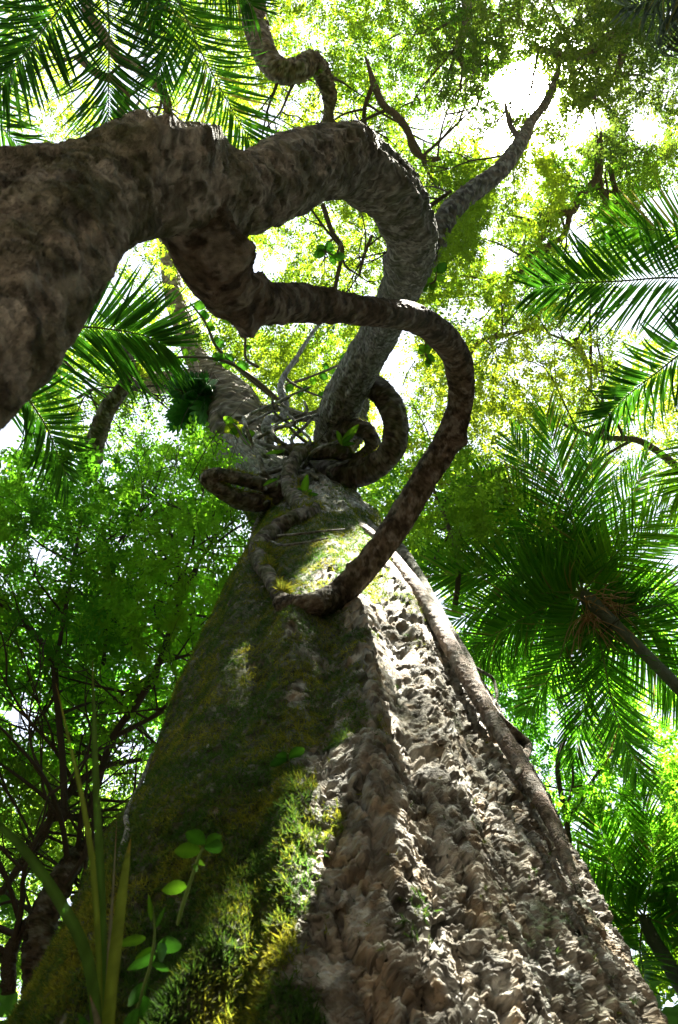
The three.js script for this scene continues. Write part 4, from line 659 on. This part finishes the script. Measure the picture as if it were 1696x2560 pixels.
twig('dark twig with round leaves reaching far left above the fern', [[650, 930, 8, 5], [580, 870, 7.9, 4.5], [520, 835, 7.8, 4], [440, 825, 7.7, 3], [350, 832, 7.6, 3], [250, 838, 7.5, 2]], 12, 0.15, 1);
twig('dark twig rising to the upper left beside the limb', [[640, 925, 8, 5], [560, 860, 8, 4.5], [500, 800, 8, 4], [475, 745, 8, 3], [440, 700, 8, 2]], 9, 0.15, 2);
twig('thin twig curving up to the branch of the liana', [[600, 850, 8.3, 4], [570, 830, 8.3, 3.5], [565, 770, 8.3, 3], [540, 740, 8.3, 2], [530, 700, 8.3, 2]], 5, 0.13, 3);
twig('dark twig running right toward the thick vine', [[690, 830, 8.6, 4], [660, 870, 8.4, 3.5], [700, 900, 8.3, 3], [750, 920, 8.2, 2]], 5, 0.13, 4);
twig('twig of pale leaves crossing under the upper loop', [[650, 895, 8.4, 4], [720, 870, 8.6, 3], [770, 850, 8.8, 3], [800, 835, 9, 2]], 6, 0.13, 5);
twig('hanging twig with a cluster of leaves inside the vine loop', [[790, 560, 9, 3], [775, 590, 9, 3], [760, 585, 9, 2], [745, 575, 9, 2]], 8, 0.16, 6);
twig('leafy sprig hanging in the white gap right of the thick vine', [[985, 790, 6, 2], [983, 805, 6, 2], [985, 820, 6, 2], [990, 832, 6, 1.5]], 7, 0.075, 7);
twig('leafy sprig just right of the thick vine', [[975, 640, 6, 3], [990, 655, 6, 2], [1005, 650, 6, 2], [1010, 625, 6, 1.5]], 9, 0.08, 8);
twig('yellow-green leaves on a stub left of the trunk', [[350, 870, 10, 5], [325, 850, 9.8, 4], [310, 840, 9.6, 3], [320, 862, 9.6, 2]], 7, 0.17, 9, [M.young[0], leafMat(0.2, 0.26, 0.012, 0.6, 0.8, true)]);
twig('bright leafy creeper climbing on the trunk neck', [[590, 1045, 7.4, 3], [560, 1010, 7.6, 3], [545, 985, 7.7, 3], [530, 975, 7.8, 2]], 12, 0.14, 10, [M.young[0], leafMat(0.2, 0.26, 0.012, 0.6, 0.8, true)]);
// narrow-leaved orchids sitting on the tangle
for (const [l, b, tips] of [['narrow-leaved epiphyte at the left end of the mossy vine', [655, 1045, 6.7], [[610, 1043], [660, 1058], [640, 1036]]], ['narrow-leaved epiphyte on the hairpin loop', [642, 1108, 6.1], [[602, 1118], [625, 1105], [644, 1124]]], ['narrow-leaved epiphyte beside the kinked vine', [700, 1150, 5.9], [[725, 1125], [740, 1135], [712, 1090], [690, 1120]]], ['narrow-leaved epiphyte under the wide hook', [790, 1030, 6.9], [[830, 975], [815, 1000], [780, 990], [825, 1020]]], ['small narrow leaf tuft on the trunk neck under the tangle', [628, 1212, 5.6], [[645, 1182], [634, 1190]]]]) {
  b[2] *= 1.32; const t = thing('epiphyte', l, 'plant', at(...b)); part(t, 'stem', sweep([[at(...b), 0.014], [at(b[0] + 2, b[1] - 5, b[2]), 0.012], [at(b[0] + 1, b[1] - 9, b[2]), 0.006]], 8, 6, null, null), stemMat);
  tips.forEach((q, k) => leafOn(t, NARROW, M.young[k % 2], at(...b), at(...q, b[2] - 0.1), 1.1, new THREE.Vector3(0.1, 0.9, 0.3)));
}
{ // big lobed climber leaves left of the trunk neck
  const t = thing('climbing_philodendron', 'clump of big dark lobed leaves hanging left of the trunk neck', 'plant', at(500, 930, 13)), r = rng(17);
  part(t, 'stem', sweep(px([[540, 980, 12.2, 8], [500, 930, 12.9, 8], [470, 880, 13.5, 7], [450, 830, 14.2, 5]]), 40, 10, wrinkle(0.5), null), twigMat);
  const lobed = (() => { const b = new Buf(), m = new THREE.Matrix4(), q = new THREE.Quaternion(), e = new THREE.Euler(), sh = bladeShape(3, 0.2, 0.3, 0.25, strap);
    for (let k = 0; k < 8; k++) for (const s of [-1, 1]) { const t2 = 0.1 + 0.11 * k; e.set(0, s * lerp(1.4, 0.35, k / 7), 0); const l = 0.42 * Math.sin(Math.PI * (0.25 + 0.6 * k / 7)); m.compose(new THREE.Vector3(t2, 0, 0), q.setFromEuler(e), new THREE.Vector3(l, l, l * 1.7)); b.leaf(sh, m, [1, 1, 1]); }
    b.leaf(bladeShape(4, 0.14, 0.2, 0.1, oval), m.identity(), [1, 1, 1]); b.c.length = 0; return b.geo(); })();
  const mats = [leafMat(0.025, 0.11, 0.015, 0.35, 0.6), leafMat(0.05, 0.19, 0.02, 0.45, 0.6)];
  for (let k = 0; k < 26; k++) { const a = [500 - 60 * r(), 870 + 80 * r(), 13.2], b = [375 + 125 * r(), 850 + 150 * r(), 12.6 + 0.6 * r()]; const A = at(...a), B = at(...b), dir = B.clone().sub(A); if (dir.length() > 0.85) A.copy(B).addScaledVector(dir.clone().normalize(), -0.8); leafOn(t, lobed, mats[Math.floor(r() * 1.4)], A, B, 0.9, new THREE.Vector3((r() - 0.5), 1, (r() - 0.5) + 0.3)); }
}
renderer.render(scene, camera);
